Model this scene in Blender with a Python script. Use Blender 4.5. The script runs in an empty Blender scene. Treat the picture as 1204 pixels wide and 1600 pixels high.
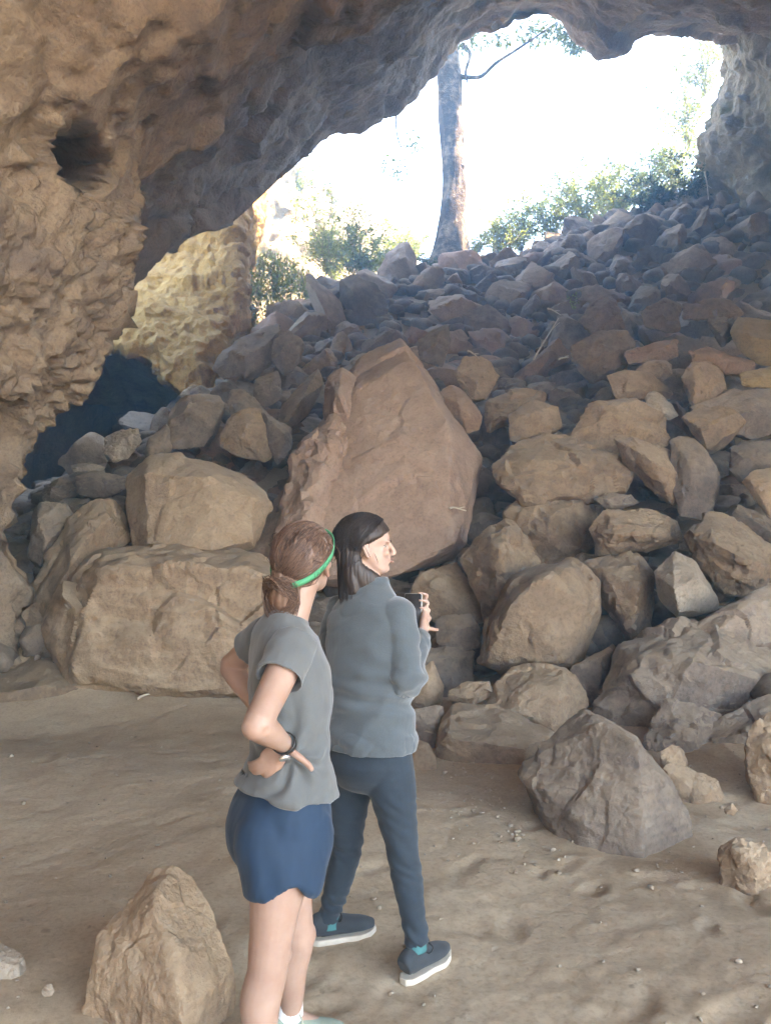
import bpy, bmesh, math, random
import numpy as np
from mathutils import Vector, Matrix

S = bpy.context.scene
COL = S.collection
# ------------------------------------------------------------------ camera
CAM_H, FPX, PITCH = 1.56, 1256.0, math.atan(47 / 1256.0)
cam_d = bpy.data.cameras.new('camera')
cam_d.sensor_fit = 'VERTICAL'; cam_d.sensor_height = 24.0; cam_d.sensor_width = 24.0
cam_d.lens = 24.0 * FPX / 1600.0
cam_d.clip_start = 0.05; cam_d.clip_end = 1000
cam = bpy.data.objects.new('camera', cam_d); COL.objects.link(cam)
cam.location = (0, 0, CAM_H); cam.rotation_euler = (math.pi / 2 + PITCH, 0, 0)
S.camera = cam
# ------------------------------------------------------------------ sky and sun
TO_SUN = Vector((0.82, -0.04, 0.80)).normalized()
SUN_EL = math.asin(TO_SUN.z); SUN_ROT = math.atan2(TO_SUN.x, TO_SUN.y)
W = bpy.data.worlds.new('World'); S.world = W; W.use_nodes = True
wn = W.node_tree.nodes; wl = W.node_tree.links
sky = wn.new('ShaderNodeTexSky'); sky.sky_type = 'NISHITA'; sky.sun_disc = False
sky.sun_elevation = SUN_EL; sky.sun_rotation = SUN_ROT
sky.altitude = 1500; sky.air_density = 1.0; sky.dust_density = 3.0; sky.ozone_density = 0.6
bg = wn['Background']; bg.inputs['Strength'].default_value = 0.15
wl.new(sky.outputs['Color'], bg.inputs['Color'])
sun_d = bpy.data.lights.new('sun', 'SUN'); sun_d.energy = 3.6; sun_d.angle = math.radians(0.53)
sun_d.color = (1.0, 0.93, 0.82)
sun = bpy.data.objects.new('sun', sun_d); COL.objects.link(sun)
sun.rotation_euler = TO_SUN.to_track_quat('Z', 'Y').to_euler(); sun.location = (20, -20, 40)
# ------------------------------------------------------------------ exposure, sampling
vs = S.view_settings
vs.view_transform = 'Standard'; vs.look = 'None'; vs.gamma = 1.0; vs.use_curve_mapping = False
vs.exposure = 4.65
vs.use_white_balance = True; vs.white_balance_temperature = 9300; vs.white_balance_tint = 20
S.render.engine = 'CYCLES'
cy = S.cycles
cy.use_denoising = True
try: cy.denoiser = 'OPENIMAGEDENOISE'
except Exception: pass
cy.max_bounces = 8; cy.diffuse_bounces = 5; cy.glossy_bounces = 2; cy.transmission_bounces = 4
cy.volume_bounces = 1; cy.transparent_max_bounces = 8
cy.sample_clamp_indirect = 6.0
cy.caustics_reflective = False; cy.caustics_refractive = False

# ------------------------------------------------------------------ projection
_c, _s = math.cos(PITCH), math.sin(PITCH)
def P(u, v, d):
    """world point seen at photo pixel (u, v), d metres ahead of the camera"""
    a, b = (u - 602) / FPX, (800 - v) / FPX
    k = d / (_c - b * _s)
    return np.array((a * k, d, CAM_H + k * (b * _c + _s)))
def proj(p):
    p = np.asarray(p, float); x, y, z = p[..., 0], p[..., 1], p[..., 2] - CAM_H
    f = y * _c + z * _s; up = -y * _s + z * _c
    f = np.where(np.abs(f) < 1e-6, 1e-6, f)
    return 602 + FPX * x / f, 800 - FPX * up / f

# ------------------------------------------------------------------ noise
def _h(ix, iy, iz, seed):
    with np.errstate(over='ignore'):
        h = (ix.astype(np.int64).astype(np.uint32) * np.uint32(374761393)
             + iy.astype(np.int64).astype(np.uint32) * np.uint32(668265263)
             + iz.astype(np.int64).astype(np.uint32) * np.uint32(2246822519)
             + np.uint32((seed * 3266489917) & 0xffffffff))
        h = (h ^ (h >> np.uint32(15))) * np.uint32(2246822519)
        h = (h ^ (h >> np.uint32(13))) * np.uint32(3266489917)
        return h ^ (h >> np.uint32(16))
def perlin(p, seed=0):
    i = np.floor(p); f = p - i
    w = f * f * f * (f * (f * 6 - 15) + 10)
    out = np.zeros(len(p))
    for dx in (0, 1):
        wx = w[:, 0] if dx else 1 - w[:, 0]
        for dy in (0, 1):
            wy = w[:, 1] if dy else 1 - w[:, 1]
            for dz in (0, 1):
                wz = w[:, 2] if dz else 1 - w[:, 2]
                h = _h(i[:, 0] + dx, i[:, 1] + dy, i[:, 2] + dz, seed)
                gx = (h & np.uint32(255)) / 127.5 - 1
                gy = ((h >> np.uint32(8)) & np.uint32(255)) / 127.5 - 1
                gz = ((h >> np.uint32(16)) & np.uint32(255)) / 127.5 - 1
                out += wx * wy * wz * (gx * (f[:, 0] - dx) + gy * (f[:, 1] - dy) + gz * (f[:, 2] - dz))
    return out * 1.5
def fbm(p, octv=4, seed=0, gain=0.5):
    o = np.zeros(len(p)); a = 1.0
    for k in range(octv):
        o += a * perlin(p * (2.03 ** k) + 17.3 * k, seed + k); a *= gain
    return o
def ridged(p, octv=3, seed=0):
    o = np.zeros(len(p)); a = 1.0
    for k in range(octv):
        o += a * (1 - 2 * np.abs(perlin(p * (2.1 ** k) + 9.1 * k, seed + k))); a *= 0.5
    return o
def worley(p, seed=0):
    i = np.floor(p)
    f1 = np.full(len(p), 9.0); f2 = np.full(len(p), 9.0)
    cid = np.zeros(len(p), np.uint32); vec = np.zeros_like(p); cid2 = cid.copy(); vec2 = vec.copy()
    for dx in (-1, 0, 1):
        for dy in (-1, 0, 1):
            for dz in (-1, 0, 1):
                c = i + (dx, dy, dz)
                h = _h(c[:, 0], c[:, 1], c[:, 2], seed)
                pt = c + np.stack([(h & np.uint32(1023)) / 1023.0, ((h >> np.uint32(10)) & np.uint32(1023)) / 1023.0,
                                   ((h >> np.uint32(20)) & np.uint32(1023)) / 1023.0], 1)
                d = p - pt; r = np.sqrt((d * d).sum(1))
                near = r < f1; sec = (~near) & (r < f2)
                cid2 = np.where(near, cid, np.where(sec, h, cid2)); vec2 = np.where(near[:, None], vec, np.where(sec[:, None], d, vec2))
                f2 = np.where(near, f1, np.minimum(f2, r))
                f1 = np.where(near, r, f1)
                cid = np.where(near, h, cid)
                vec = np.where(near[:, None], d, vec)
    worley.second = (cid2, vec2)
    return f1, f2, cid, vec
def facets(p, seed=0, eps=.07):
    """broken-rock steps: every cell is a small tilted plane"""
    f1, f2, cid, vec = worley(p, seed)
    def plane(c, v):
        h2 = _h(c, c >> np.uint32(7), c >> np.uint32(13), seed + 5)
        g = np.stack([(h2 & np.uint32(255)) / 127.5 - 1, ((h2 >> np.uint32(8)) & np.uint32(255)) / 127.5 - 1,
                      ((h2 >> np.uint32(16)) & np.uint32(255)) / 127.5 - 1], 1)
        return 0.5 * (((h2 >> np.uint32(24)) & np.uint32(255)) / 127.5 - 1) + (g * v).sum(1)
    w = np.clip((f2 - f1) / eps, 0, 1); w = .5 + .5 * w * w * (3 - 2 * w)
    return plane(cid, vec) * w + plane(*worley.second) * (1 - w)

# ------------------------------------------------------------------ object helpers
def mesh(name, V, Fs, mat=None, parent=None, smooth=True, loc=None):
    V = np.asarray(V, float)
    if loc is not None: V = V - np.asarray(loc, float)
    me = bpy.data.meshes.new(name)
    if isinstance(Fs, np.ndarray):
        n, k = Fs.shape
        me.vertices.add(len(V)); me.vertices.foreach_set('co', V.astype(np.float32).ravel())
        me.loops.add(n * k); me.loops.foreach_set('vertex_index', Fs.astype(np.int32).ravel())
        me.polygons.add(n); me.polygons.foreach_set('loop_start', np.arange(0, n * k, k, dtype=np.int32))
        me.update(calc_edges=True)
    else:
        me.from_pydata([tuple(v) for v in V], [], [tuple(f) for f in Fs])
    me.validate(); me.update()
    if smooth: me.polygons.foreach_set('use_smooth', np.ones(len(me.polygons), bool))
    if mat is not None: me.materials.append(mat)
    o = bpy.data.objects.new(name, me); COL.objects.link(o)
    if loc is not None: o.location = tuple(loc)
    if parent is not None: o.parent = parent
    return o
def empty(name, loc, parent=None):
    o = bpy.data.objects.new(name, None); COL.objects.link(o); o.location = tuple(loc)
    o.empty_display_size = 0.1
    if parent is not None: o.parent = parent
    return o
def tag(o, label=None, cat=None, group=None, kind=None):
    if label: o['label'] = label
    if cat: o['category'] = cat
    if group: o['group'] = group
    if kind: o['kind'] = kind
    return o
def grid_faces(n, m, flip=False):
    i = np.arange(n - 1)[:, None] * m + np.arange(m - 1)[None, :]
    a, b, c, d = i, i + 1, i + m + 1, i + m
    q = np.stack([a, d, c, b] if flip else [a, b, c, d], -1)
    return q.reshape(-1, 4)
def vnormals(V, Fq):
    N = np.zeros_like(V)
    a, b, c = V[Fq[:, 0]], V[Fq[:, 1]], V[Fq[:, 2]]
    n = np.cross(b - a, c - a)
    if Fq.shape[1] == 4:
        d = V[Fq[:, 3]]; n = n + np.cross(c - a, d - a)
    for k in range(Fq.shape[1]): np.add.at(N, Fq[:, k], n)
    return N / (np.linalg.norm(N, axis=1, keepdims=True) + 1e-12)

# ------------------------------------------------------------------ materials
def nodes(name):
    m = bpy.data.materials.new(name); m.use_nodes = True
    nt = m.node_tree; b = nt.nodes['Principled BSDF']
    return m, nt, b
def ramp(nt, stops):
    r = nt.nodes.new('ShaderNodeValToRGB'); e = r.color_ramp.elements
    while len(e) > 1: e.remove(e[0])
    e[0].position, e[0].color = stops[0][0], (*stops[0][1], 1)
    for p_, c_ in stops[1:]:
        x = e.new(p_); x.color = (*c_, 1)
    return r
def noise_node(nt, co, scale, detail=5, rough=0.55, dist=0.0):
    n = nt.nodes.new('ShaderNodeTexNoise'); n.inputs['Scale'].default_value = scale
    n.inputs['Detail'].default_value = detail; n.inputs['Roughness'].default_value = rough
    n.inputs['Distortion'].default_value = dist
    nt.links.new(co, n.inputs['Vector']); return n
def mixc(nt, fac, a, b, mode='MIX'):
    m = nt.nodes.new('ShaderNodeMix'); m.data_type = 'RGBA'; m.blend_type = mode
    for sock, val in ((m.inputs[0], fac), (m.inputs[6], a), (m.inputs[7], b)):
        if hasattr(val, 'is_linked'): nt.links.new(val, sock)
        elif isinstance(val, (int, float)): sock.default_value = val
        else: sock.default_value = (*val, 1)
    return m.outputs[2]
def math_node(nt, op, a, b=None, c=None, clamp=False):
    m = nt.nodes.new('ShaderNodeMath'); m.operation = op; m.use_clamp = clamp
    for k, val in enumerate((a, b, c)):
        if val is None: continue
        if hasattr(val, 'is_linked'): nt.links.new(val, m.inputs[k])
        else: m.inputs[k].default_value = val
    return m.outputs[0]
def rock_mat(name, dark, mid, light, dust=(0.40, 0.31, 0.22), dust_amt=0.5, scale=1.0, bump=0.6, pits=0.5,
             coord='Object', vary=0.25, stain=None):
    m, nt, b = nodes(name); L = nt.links
    tc = nt.nodes.new('ShaderNodeTexCoord'); co = tc.outputs[coord]
    oi = nt.nodes.new('ShaderNodeObjectInfo')
    ad = nt.nodes.new('ShaderNodeVectorMath'); ad.operation = 'ADD'
    sc = nt.nodes.new('ShaderNodeVectorMath'); sc.operation = 'SCALE'
    L.new(oi.outputs['Location'], sc.inputs[0]); sc.inputs['Scale'].default_value = 3.7
    L.new(co, ad.inputs[0]); L.new(sc.outputs[0], ad.inputs[1]); co = ad.outputs[0]
    n1 = noise_node(nt, co, 1.1 * scale, 6, 0.6, 0.2)
    n2 = noise_node(nt, co, 5.5 * scale, 8, 0.62, 0.0)
    n3 = noise_node(nt, co, 32 * scale, 6, 0.7)
    f = math_node(nt, 'ADD', math_node(nt, 'MULTIPLY', n1.outputs[0], 0.55), math_node(nt, 'MULTIPLY', n2.outputs[0], 0.45))
    r = ramp(nt, [(0.30, dark), (0.48, mid), (0.68, light)]); L.new(f, r.inputs[0])
    col = r.outputs[0]
    # fine speckle
    r3 = ramp(nt, [(0.33, (0.62, 0.6, 0.58)), (0.5, (1, 1, 1)), (0.7, (1.18, 1.16, 1.12))]); L.new(n3.outputs[0], r3.inputs[0])
    col = mixc(nt, 0.7, col, r3.outputs[0], 'MULTIPLY')
    if stain is not None:
        ns = noise_node(nt, co, 0.8 * scale, 5, 0.6, 0.8)
        rs = ramp(nt, [(0.52, (0, 0, 0)), (0.66, (1, 1, 1))]); L.new(ns.outputs[0], rs.inputs[0])
        col = mixc(nt, math_node(nt, 'MULTIPLY', rs.outputs[0], 0.7), col, stain)
    # settled dust on upward faces
    g = nt.nodes.new('ShaderNodeNewGeometry'); sx = nt.nodes.new('ShaderNodeSeparateXYZ'); L.new(g.outputs['Normal'], sx.inputs[0])
    dz = math_node(nt, 'ADD', sx.outputs['Z'], math_node(nt, 'MULTIPLY', math_node(nt, 'SUBTRACT', n2.outputs[0], 0.5), 1.1))
    mr = nt.nodes.new('ShaderNodeMapRange'); mr.inputs[1].default_value = 0.1; mr.inputs[2].default_value = 0.85
    L.new(dz, mr.inputs[0])
    col = mixc(nt, math_node(nt, 'MULTIPLY', mr.outputs[0], dust_amt), col, dust)
    hv = nt.nodes.new('ShaderNodeHueSaturation')
    L.new(col, hv.inputs['Color'])
    L.new(math_node(nt, 'MULTIPLY_ADD', oi.outputs['Random'], 2 * vary, 1 - vary), hv.inputs['Value'])
    L.new(hv.outputs[0], b.inputs['Base Color'])
    b.inputs['Roughness'].default_value = 0.92
    b.inputs['Specular IOR Level'].default_value = 0.25
    # relief
    v = nt.nodes.new('ShaderNodeTexVoronoi'); v.inputs['Scale'].default_value = 9 * scale
    L.new(co, v.inputs['Vector'])
    hsum = math_node(nt, 'ADD', math_node(nt, 'MULTIPLY', n2.outputs[0], 1.0), math_node(nt, 'MULTIPLY', n3.outputs[0], 0.30))
    pit = nt.nodes.new('ShaderNodeMapRange'); pit.inputs[1].default_value = 0.0; pit.inputs[2].default_value = 0.35
    L.new(v.outputs['Distance'], pit.inputs[0])
    hsum = math_node(nt, 'ADD', hsum, math_node(nt, 'MULTIPLY', pit.outputs[0], 0.25 * pits))
    bp = nt.nodes.new('ShaderNodeBump'); bp.inputs['Strength'].default_value = bump
    bp.inputs['Distance'].default_value = 0.10 / scale
    L.new(hsum, bp.inputs['Height']); L.new(bp.outputs[0], b.inputs['Normal'])
    return m
def plain_mat(name, c, rough=0.8, spec=0.3, var=0.0, scale=20, bump=0.0, bscale=120, sheen=0.0):
    m, nt, b = nodes(name); L = nt.links
    b.inputs['Roughness'].default_value = rough; b.inputs['Specular IOR Level'].default_value = spec
    tc = nt.nodes.new('ShaderNodeTexCoord')
    n = noise_node(nt, tc.outputs['Object'], scale, 5, 0.6)
    lo = tuple(x * (1 - var) for x in c); hi = tuple(min(1, x * (1 + var)) for x in c)
    r = ramp(nt, [(0.3, lo), (0.7, hi)]); L.new(n.outputs[0], r.inputs[0]); L.new(r.outputs[0], b.inputs['Base Color'])
    if sheen: b.inputs['Sheen Weight'].default_value = sheen
    if bump:
        n2 = noise_node(nt, tc.outputs['Object'], bscale, 4, 0.6)
        bp = nt.nodes.new('ShaderNodeBump'); bp.inputs['Strength'].default_value = bump; bp.inputs['Distance'].default_value = 0.004
        L.new(n2.outputs[0], bp.inputs['Height']); L.new(bp.outputs[0], b.inputs['Normal'])
    return m

M = {}
M['rock'] = rock_mat('rock_tan', (0.145, 0.096, 0.064), (0.250, 0.168, 0.110), (0.345, 0.248, 0.166), dust=(0.40, 0.30, 0.205))
M['rock_red'] = rock_mat('rock_reddish', (0.19, 0.115, 0.080), (0.29, 0.180, 0.122), (0.355, 0.235, 0.160), bump=0.45, vary=0.08, dust=(0.37,0.25,0.175))
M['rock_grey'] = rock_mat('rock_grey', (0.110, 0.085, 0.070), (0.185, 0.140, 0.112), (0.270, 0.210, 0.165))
M['rock_ochre'] = rock_mat('rock_ochre', (0.20, 0.130, 0.06), (0.32, 0.215, 0.10), (0.40, 0.29, 0.15), vary=0.1)
M['cave'] = rock_mat('cave_rock', (0.150, 0.105, 0.075), (0.265, 0.190, 0.135), (0.350, 0.265, 0.190), coord='Object', scale=0.8,
                     bump=0.8, dust_amt=0.2, stain=(0.17, 0.13, 0.11), vary=0.0)
M['cliff'] = rock_mat('cliff_bounce_gold', (0.18, 0.078, 0.018), (0.38, 0.205, 0.058), (0.52, 0.325, 0.115), scale=0.8, bump=0.9, dust_amt=0.2, vary=0.0)  # golden bounce light is put into this rock colour
M['cliff_green'] = rock_mat('cliff_mossy', (0.13, 0.105, 0.065), (0.25, 0.195, 0.125), (0.36, 0.29, 0.20), scale=0.7, bump=0.9, dust_amt=0.2,
                            stain=(0.10, 0.11, 0.045), vary=0.0)
M['rock_slab'] = rock_mat('rock_slab', (0.22, 0.138, 0.102), (0.335, 0.218, 0.165), (0.41, 0.285, 0.22), bump=0.5, vary=0.0, dust=(0.42, 0.30, 0.215))

# ================================================================== the setting
# ---- ground height from control points (thin-plate spline)
_g = []
for x in (-9, -5, -2, 1, 4, 8, 12):
    for y in (-24, -16, -9, -4, 0, 2.2, 3.6): _g.append((x, y, 0.0))
for x in (-8, -5, -3, -1.5, 0): _g += [(x, 5.5, 0.0), (x, 7.4, 0.02)]
_g += [(1.2, 5.2, 0.0), (2.4, 4.4, 0.0), (4, 4.2, 0.05), (7, 4.5, 0.3), (11, 5, 0.6), (0.3, 6.4, 0.02)]
for (u, v, d, dz) in [(700, 1040, 7.6, .3), (900, 1040, 7.2, .35), (1150, 1000, 6.6, .4), (600, 880, 9.6, .5), (850, 860, 9.2, .6),
                      (1150, 860, 8.4, .6), (120, 860, 9.6, .4), (300, 830, 10.2, .5), (450, 740, 12, .5), (650, 700, 12.2, .6), (900, 700, 11.6, .6),
                      (1180, 700, 10.8, .6), (300, 680, 13, .5), (450, 610, 14.4, .5), (700, 600, 14.4, .5), (950, 600, 13.9, .5),
                      (1200, 600, 13.4, .5), (400, 550, 16.6, .5), (600, 500, 17.7, .4), (850, 500, 17.7, .4), (1100, 500, 17.2, .4),
                      (500, 455, 20, .4), (420, 520, 18.5, .4), (650, 425, 23, .3), (800, 400, 23.5, .25), (950, 345, 24, .25), (1100, 318, 24.5, .25),
                      (1260, 318, 24.5, .2), (1400, 500, 17, .3), (1500, 700, 11, .4), (1500, 1000, 7, .3),
                      (100, 775, 13, .2), (200, 720, 14, .2), (50, 775, 16, .2), (150, 735, 18, .2), (60, 770, 26, .2), (200, 740, 26, .2), (-100, 790, 20, .2)]:
    p = P(u, v, d); _g.append((p[0], p[1], p[2] - dz))
for x in (-16, -8, 0, 8, 16):
    _g += [(x, 30, 8.6 if x > -6 else 5.0), (x, 38, 8.0), (x, 50, 8.0), (x, 66, 8.0)]
for y in (12, 20): _g += [(18, y, 6.0 + (y - 12) * .5), (-16, y, 1.5)]
for x in (-30, 30, -60, 60):
    for y in (-20, 0, 20, 45, 66): _g.append((x, y, 4.0 if y > 5 else 1.0))
_g = np.array(_g)
def _tps(r2): return r2 * np.log(r2 + 1e-9)
_n = len(_g)
_K = _tps(((_g[:, None, :2] - _g[None, :, :2]) ** 2).sum(-1)) + np.eye(_n) * 2e-2
_Q = np.concatenate([np.ones((_n, 1)), _g[:, :2]], 1)
_A = np.block([[_K, _Q], [_Q.T, np.zeros((3, 3))]])
_w = np.linalg.solve(_A, np.concatenate([_g[:, 2], np.zeros(3)]))
def ground_base(x, y):
    x = np.atleast_1d(np.asarray(x, float)); y = np.atleast_1d(np.asarray(y, float))
    out = np.zeros(len(x))
    for i0 in range(0, len(x), 20000):
        xx, yy = x[i0:i0 + 20000], y[i0:i0 + 20000]
        k = _tps((xx[:, None] - _g[None, :, 0]) ** 2 + (yy[:, None] - _g[None, :, 1]) ** 2)
        out[i0:i0 + 20000] = k @ _w[:_n] + _w[_n] + _w[_n + 1] * xx + _w[_n + 2] * yy
    flat = np.clip((y - 3.0) / 3.5, 0, 1)
    flat = flat * flat * (3 - 2 * flat)
    return np.where(y < 6.5, out * flat, out)
rngp = np.random.RandomState(5)
_prints = []
for k in range(90):                                    # scuffed footprints in the dust, in loose trails
    y = rngp.uniform(1.6, 6.6); x = rngp.uniform(-0.5 * y - .2, 0.5 * y + .2)
    _prints.append((x, y, rngp.uniform(0, math.pi), rngp.uniform(.08, .13), rngp.uniform(.005, .012)))
for k in range(18):                                      # the trampled strip at the right, in front of the rubble
    t = rngp.uniform(0, 1); y = 2.0 + 2.6 * t + rngp.normal(0, .18); x = 0.75 + 0.55 * (1 - t) + rngp.normal(0, .3)
    _prints.append((x, y, rngp.uniform(.5, 1.5), rngp.uniform(.07, .11), rngp.uniform(.007, .015)))
def ground_z(x, y, detail=True):
    x = np.atleast_1d(np.asarray(x, float)); y = np.atleast_1d(np.asarray(y, float))
    z = ground_base(x, y)
    p = np.stack([x, y, 0 * x], 1)
    z = z + 0.035 * fbm(p * 0.55, 3, 3) * np.clip((6.5 - np.abs(y - 4)) / 3, .6, 1)
    if detail:
        m = (np.abs(x) < 9) & (y > 0) & (y < 9)
        q = p[m]
        dz = 0.008 * fbm(q * 2.6, 4, 11) + 0.005 * fbm(q * 11, 3, 21)
        for (px, py, a, s, dep) in _prints:
            near = (np.abs(q[:, 0] - px) < 3 * s) & (np.abs(q[:, 1] - py) < 3 * s)
            if not near.any(): continue
            ca, sa = math.cos(a), math.sin(a)
            dx, dy = q[near, 0] - px, q[near, 1] - py
            dx = dx * (1 + .35 * perlin(q[near] * 14, 501)); dy = dy * (1 + .35 * perlin(q[near] * 14 + 3, 502))
            e = ((dx * ca + dy * sa) / s) ** 2 + ((-dx * sa + dy * ca) / (0.5 * s)) ** 2
            dz[near] += dep * (-np.exp(-e ** 2 * 1.2) + 0.22 * np.exp(-(np.sqrt(e) - 1.45) ** 2 * 9))
        z[m] += dz
    return z
def axis(fine0, fine1, step, lo, hi, grow=1.16):
    a = list(np.arange(fine0, fine1, step)); s = step
    while a[-1] < hi: s *= grow; a.append(min(hi, a[-1] + s))
    s = step
    while a[0] > lo: s *= grow; a.insert(0, max(lo, a[0] - s))
    return np.array(a)
gx = axis(-3.6, 3.8, 0.026, -70, 70); gy = axis(1.4, 7.6, 0.026, -32, 70)
GX, GY = np.meshgrid(gx, gy)
GZ = ground_z(GX.ravel(), GY.ravel())
m, nt, b = nodes('dusty_ground'); L = nt.links
tc = nt.nodes.new('ShaderNodeTexCoord'); co = tc.outputs['Object']
n1 = noise_node(nt, co, 0.5, 5, .6, .2); n2 = noise_node(nt, co, 3.2, 7, .6, 0); n3 = noise_node(nt, co, 42, 6, .7)
f = math_node(nt, 'ADD', math_node(nt, 'MULTIPLY', n1.outputs[0], .6), math_node(nt, 'MULTIPLY', n2.outputs[0], .4))
r = ramp(nt, [(.32, (.320, .235, .155)), (.5, (.415, .315, .218)), (.68, (.490, .392, .285))]); L.new(f, r.inputs[0])
r3 = ramp(nt, [(.3, (.72, .70, .68)), (.5, (1, 1, 1)), (.72, (1.15, 1.13, 1.1))]); L.new(n3.outputs[0], r3.inputs[0])
col = mixc(nt, .8, r.outputs[0], r3.outputs[0], 'MULTIPLY')
n4 = noise_node(nt, co, 13, 3, .5); r4 = ramp(nt, [(.68, (1, 1, 1)), (.74, (.55, .52, .5))]); L.new(n4.outputs[0], r4.inputs[0])
col = mixc(nt, .6, col, r4.outputs[0], 'MULTIPLY')
L.new(col, b.inputs['Base Color']); b.inputs['Roughness'].default_value = .95; b.inputs['Specular IOR Level'].default_value = .15
bp = nt.nodes.new('ShaderNodeBump'); bp.inputs['Strength'].default_value = .5; bp.inputs['Distance'].default_value = .03
L.new(math_node(nt, 'ADD', math_node(nt, 'MULTIPLY', n2.outputs[0], .5), math_node(nt, 'MULTIPLY', n3.outputs[0], .5)), bp.inputs['Height']); L.new(bp.outputs[0], b.inputs['Normal'])
M['ground'] = m
gV = np.stack([GX.ravel(), GY.ravel(), GZ], 1)
tag(mesh('ground', gV, grid_faces(len(gy), len(gx)), M['ground']), 'bare dusty tan earth floor with scuffed footprints', None, None, 'structure')

# ---- lofting
def hermite(xs, ys, xq):
    xs = np.asarray(xs, float); ys = np.asarray(ys, float); xq = np.asarray(xq, float)
    d = np.diff(ys, axis=0) / np.diff(xs)[:, None]
    t = np.concatenate([d[:1], 0.5 * (d[1:] + d[:-1]), d[-1:]])
    i = np.clip(np.searchsorted(xs, xq, side='right') - 1, 0, len(xs) - 2)
    h = (xs[i + 1] - xs[i])[:, None]; u = ((xq - xs[i]))[:, None] / h
    return ((2*u**3 - 3*u**2 + 1) * ys[i] + (u**3 - 2*u**2 + u) * h * t[i] * .8 + (-2*u**3 + 3*u**2) * ys[i+1] + (u**3 - u**2) * h * t[i+1] * .8)
def lin(xs, ys, xq):
    ys = np.asarray(ys, float)
    return np.stack([np.interp(xq, xs, ys[:, k]) for k in range(3)], 1)
def loft(rows, counts, ncol, smooth_rows=()):
    """rows: list of (s values, points); counts: mesh rows between successive control rows"""
    sq = np.linspace(0, 1, ncol)
    R = [hermite(s_, p_, sq) if k in smooth_rows else lin(s_, p_, sq) for k, (s_, p_) in enumerate(rows)]
    out = []
    for k in range(len(R) - 1):
        for j in range(counts[k]):
            t = j / counts[k]; out.append(R[k] * (1 - t) + R[k + 1] * t)
    out.append(R[-1])
    return np.array(out)
def rough_rock(V, Fq, sgn, amp=1.0, seed=0, octs=None, scale=1.0):
    N = vnormals(V, Fq) * sgn
    p = V * scale
    d = 0.34 * fbm(p * 0.33, 3, seed) + 0.26 * facets(p * 0.62 + 0.25 * np.stack([perlin(p * .9, seed + 60)] * 3, 1), seed + 9)
    fade = 1 - .5 * np.clip((V[:, 1] - 13.5) / 3, 0, 1) * (amp == 1.0)
    if amp == 1.0: fade = fade * (1 - .45 * np.clip((V[:, 2] - 4.6) / 1.2, 0, 1) * (V[:, 1] < 12))
    d = d * (.35 + .65 * fade)
    d += 0.10 * fade * facets(p * 1.9, seed + 19) + 0.05 * ridged(p * 1.4, 3, seed + 29) + 0.035 * fbm(p * 5, 3, seed + 39)
    return V + N * (d * amp / scale)[:, None], N

def tube(C, ra, rb=None, A=(1, 0, 0), seg=20, caps=True, expo=2.0, recess=(0, 0)):
    """closed tube through centres C with elliptic rings; A is the direction of radius ra"""
    C = np.asarray(C, float); n = len(C)
    ra = np.broadcast_to(np.asarray(ra, float), (n,)); rb = ra if rb is None else np.broadcast_to(np.asarray(rb, float), (n,))
    T = np.gradient(C, axis=0); T /= np.linalg.norm(T, axis=1, keepdims=True)
    A = np.broadcast_to(np.asarray(A, float), (n, 3))
    a = A - (A * T).sum(1, keepdims=True) * T; a /= np.linalg.norm(a, axis=1, keepdims=True) + 1e-9
    b = np.cross(T, a)
    th = np.linspace(0, 2 * np.pi, seg, endpoint=False)
    ct, st = np.cos(th), np.sin(th)
    ce = np.sign(ct) * np.abs(ct) ** (2 / expo); se = np.sign(st) * np.abs(st) ** (2 / expo)
    rings = [C[i] + ra[i] * ce[:, None] * a[i] + rb[i] * se[:, None] * b[i] for i in range(n)]
    V = [r for r in rings]; order = list(range(n))
    lo, hi = recess
    pre, post = [], []
    if lo:
        pre = [C[0] + (rings[0] - C[0]) * .90, C[0] + T[0] * lo + (rings[0] - C[0]) * .86]
    if hi:
        post = [C[-1] + (rings[-1] - C[-1]) * .90, C[-1] - T[-1] * hi + (rings[-1] - C[-1]) * .86]
    R = pre[::-1] + rings + post
    Vv = np.concatenate(R); m = len(R); F = []
    for i in range(m - 1):
        for j in range(seg):
            k = (j + 1) % seg
            F.append((i * seg + j, i * seg + k, (i + 1) * seg + k, (i + 1) * seg + j))
    c0, c1 = len(Vv), len(Vv) + 1
    Vv = np.concatenate([Vv, [R[0].mean(0)], [R[-1].mean(0)]])
    for j in range(seg):
        k = (j + 1) % seg
        F.append((c0, k, j)); F.append((c1, (m - 1) * seg + j, (m - 1) * seg + k))
    return Vv, F
def spl(pts, n):
    """smooth resample of control rows (any number of columns)"""
    p = np.asarray(pts, float); s = np.arange(len(p)); q = np.linspace(0, len(p) - 1, n)
    return hermite(s, p, q)

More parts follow.
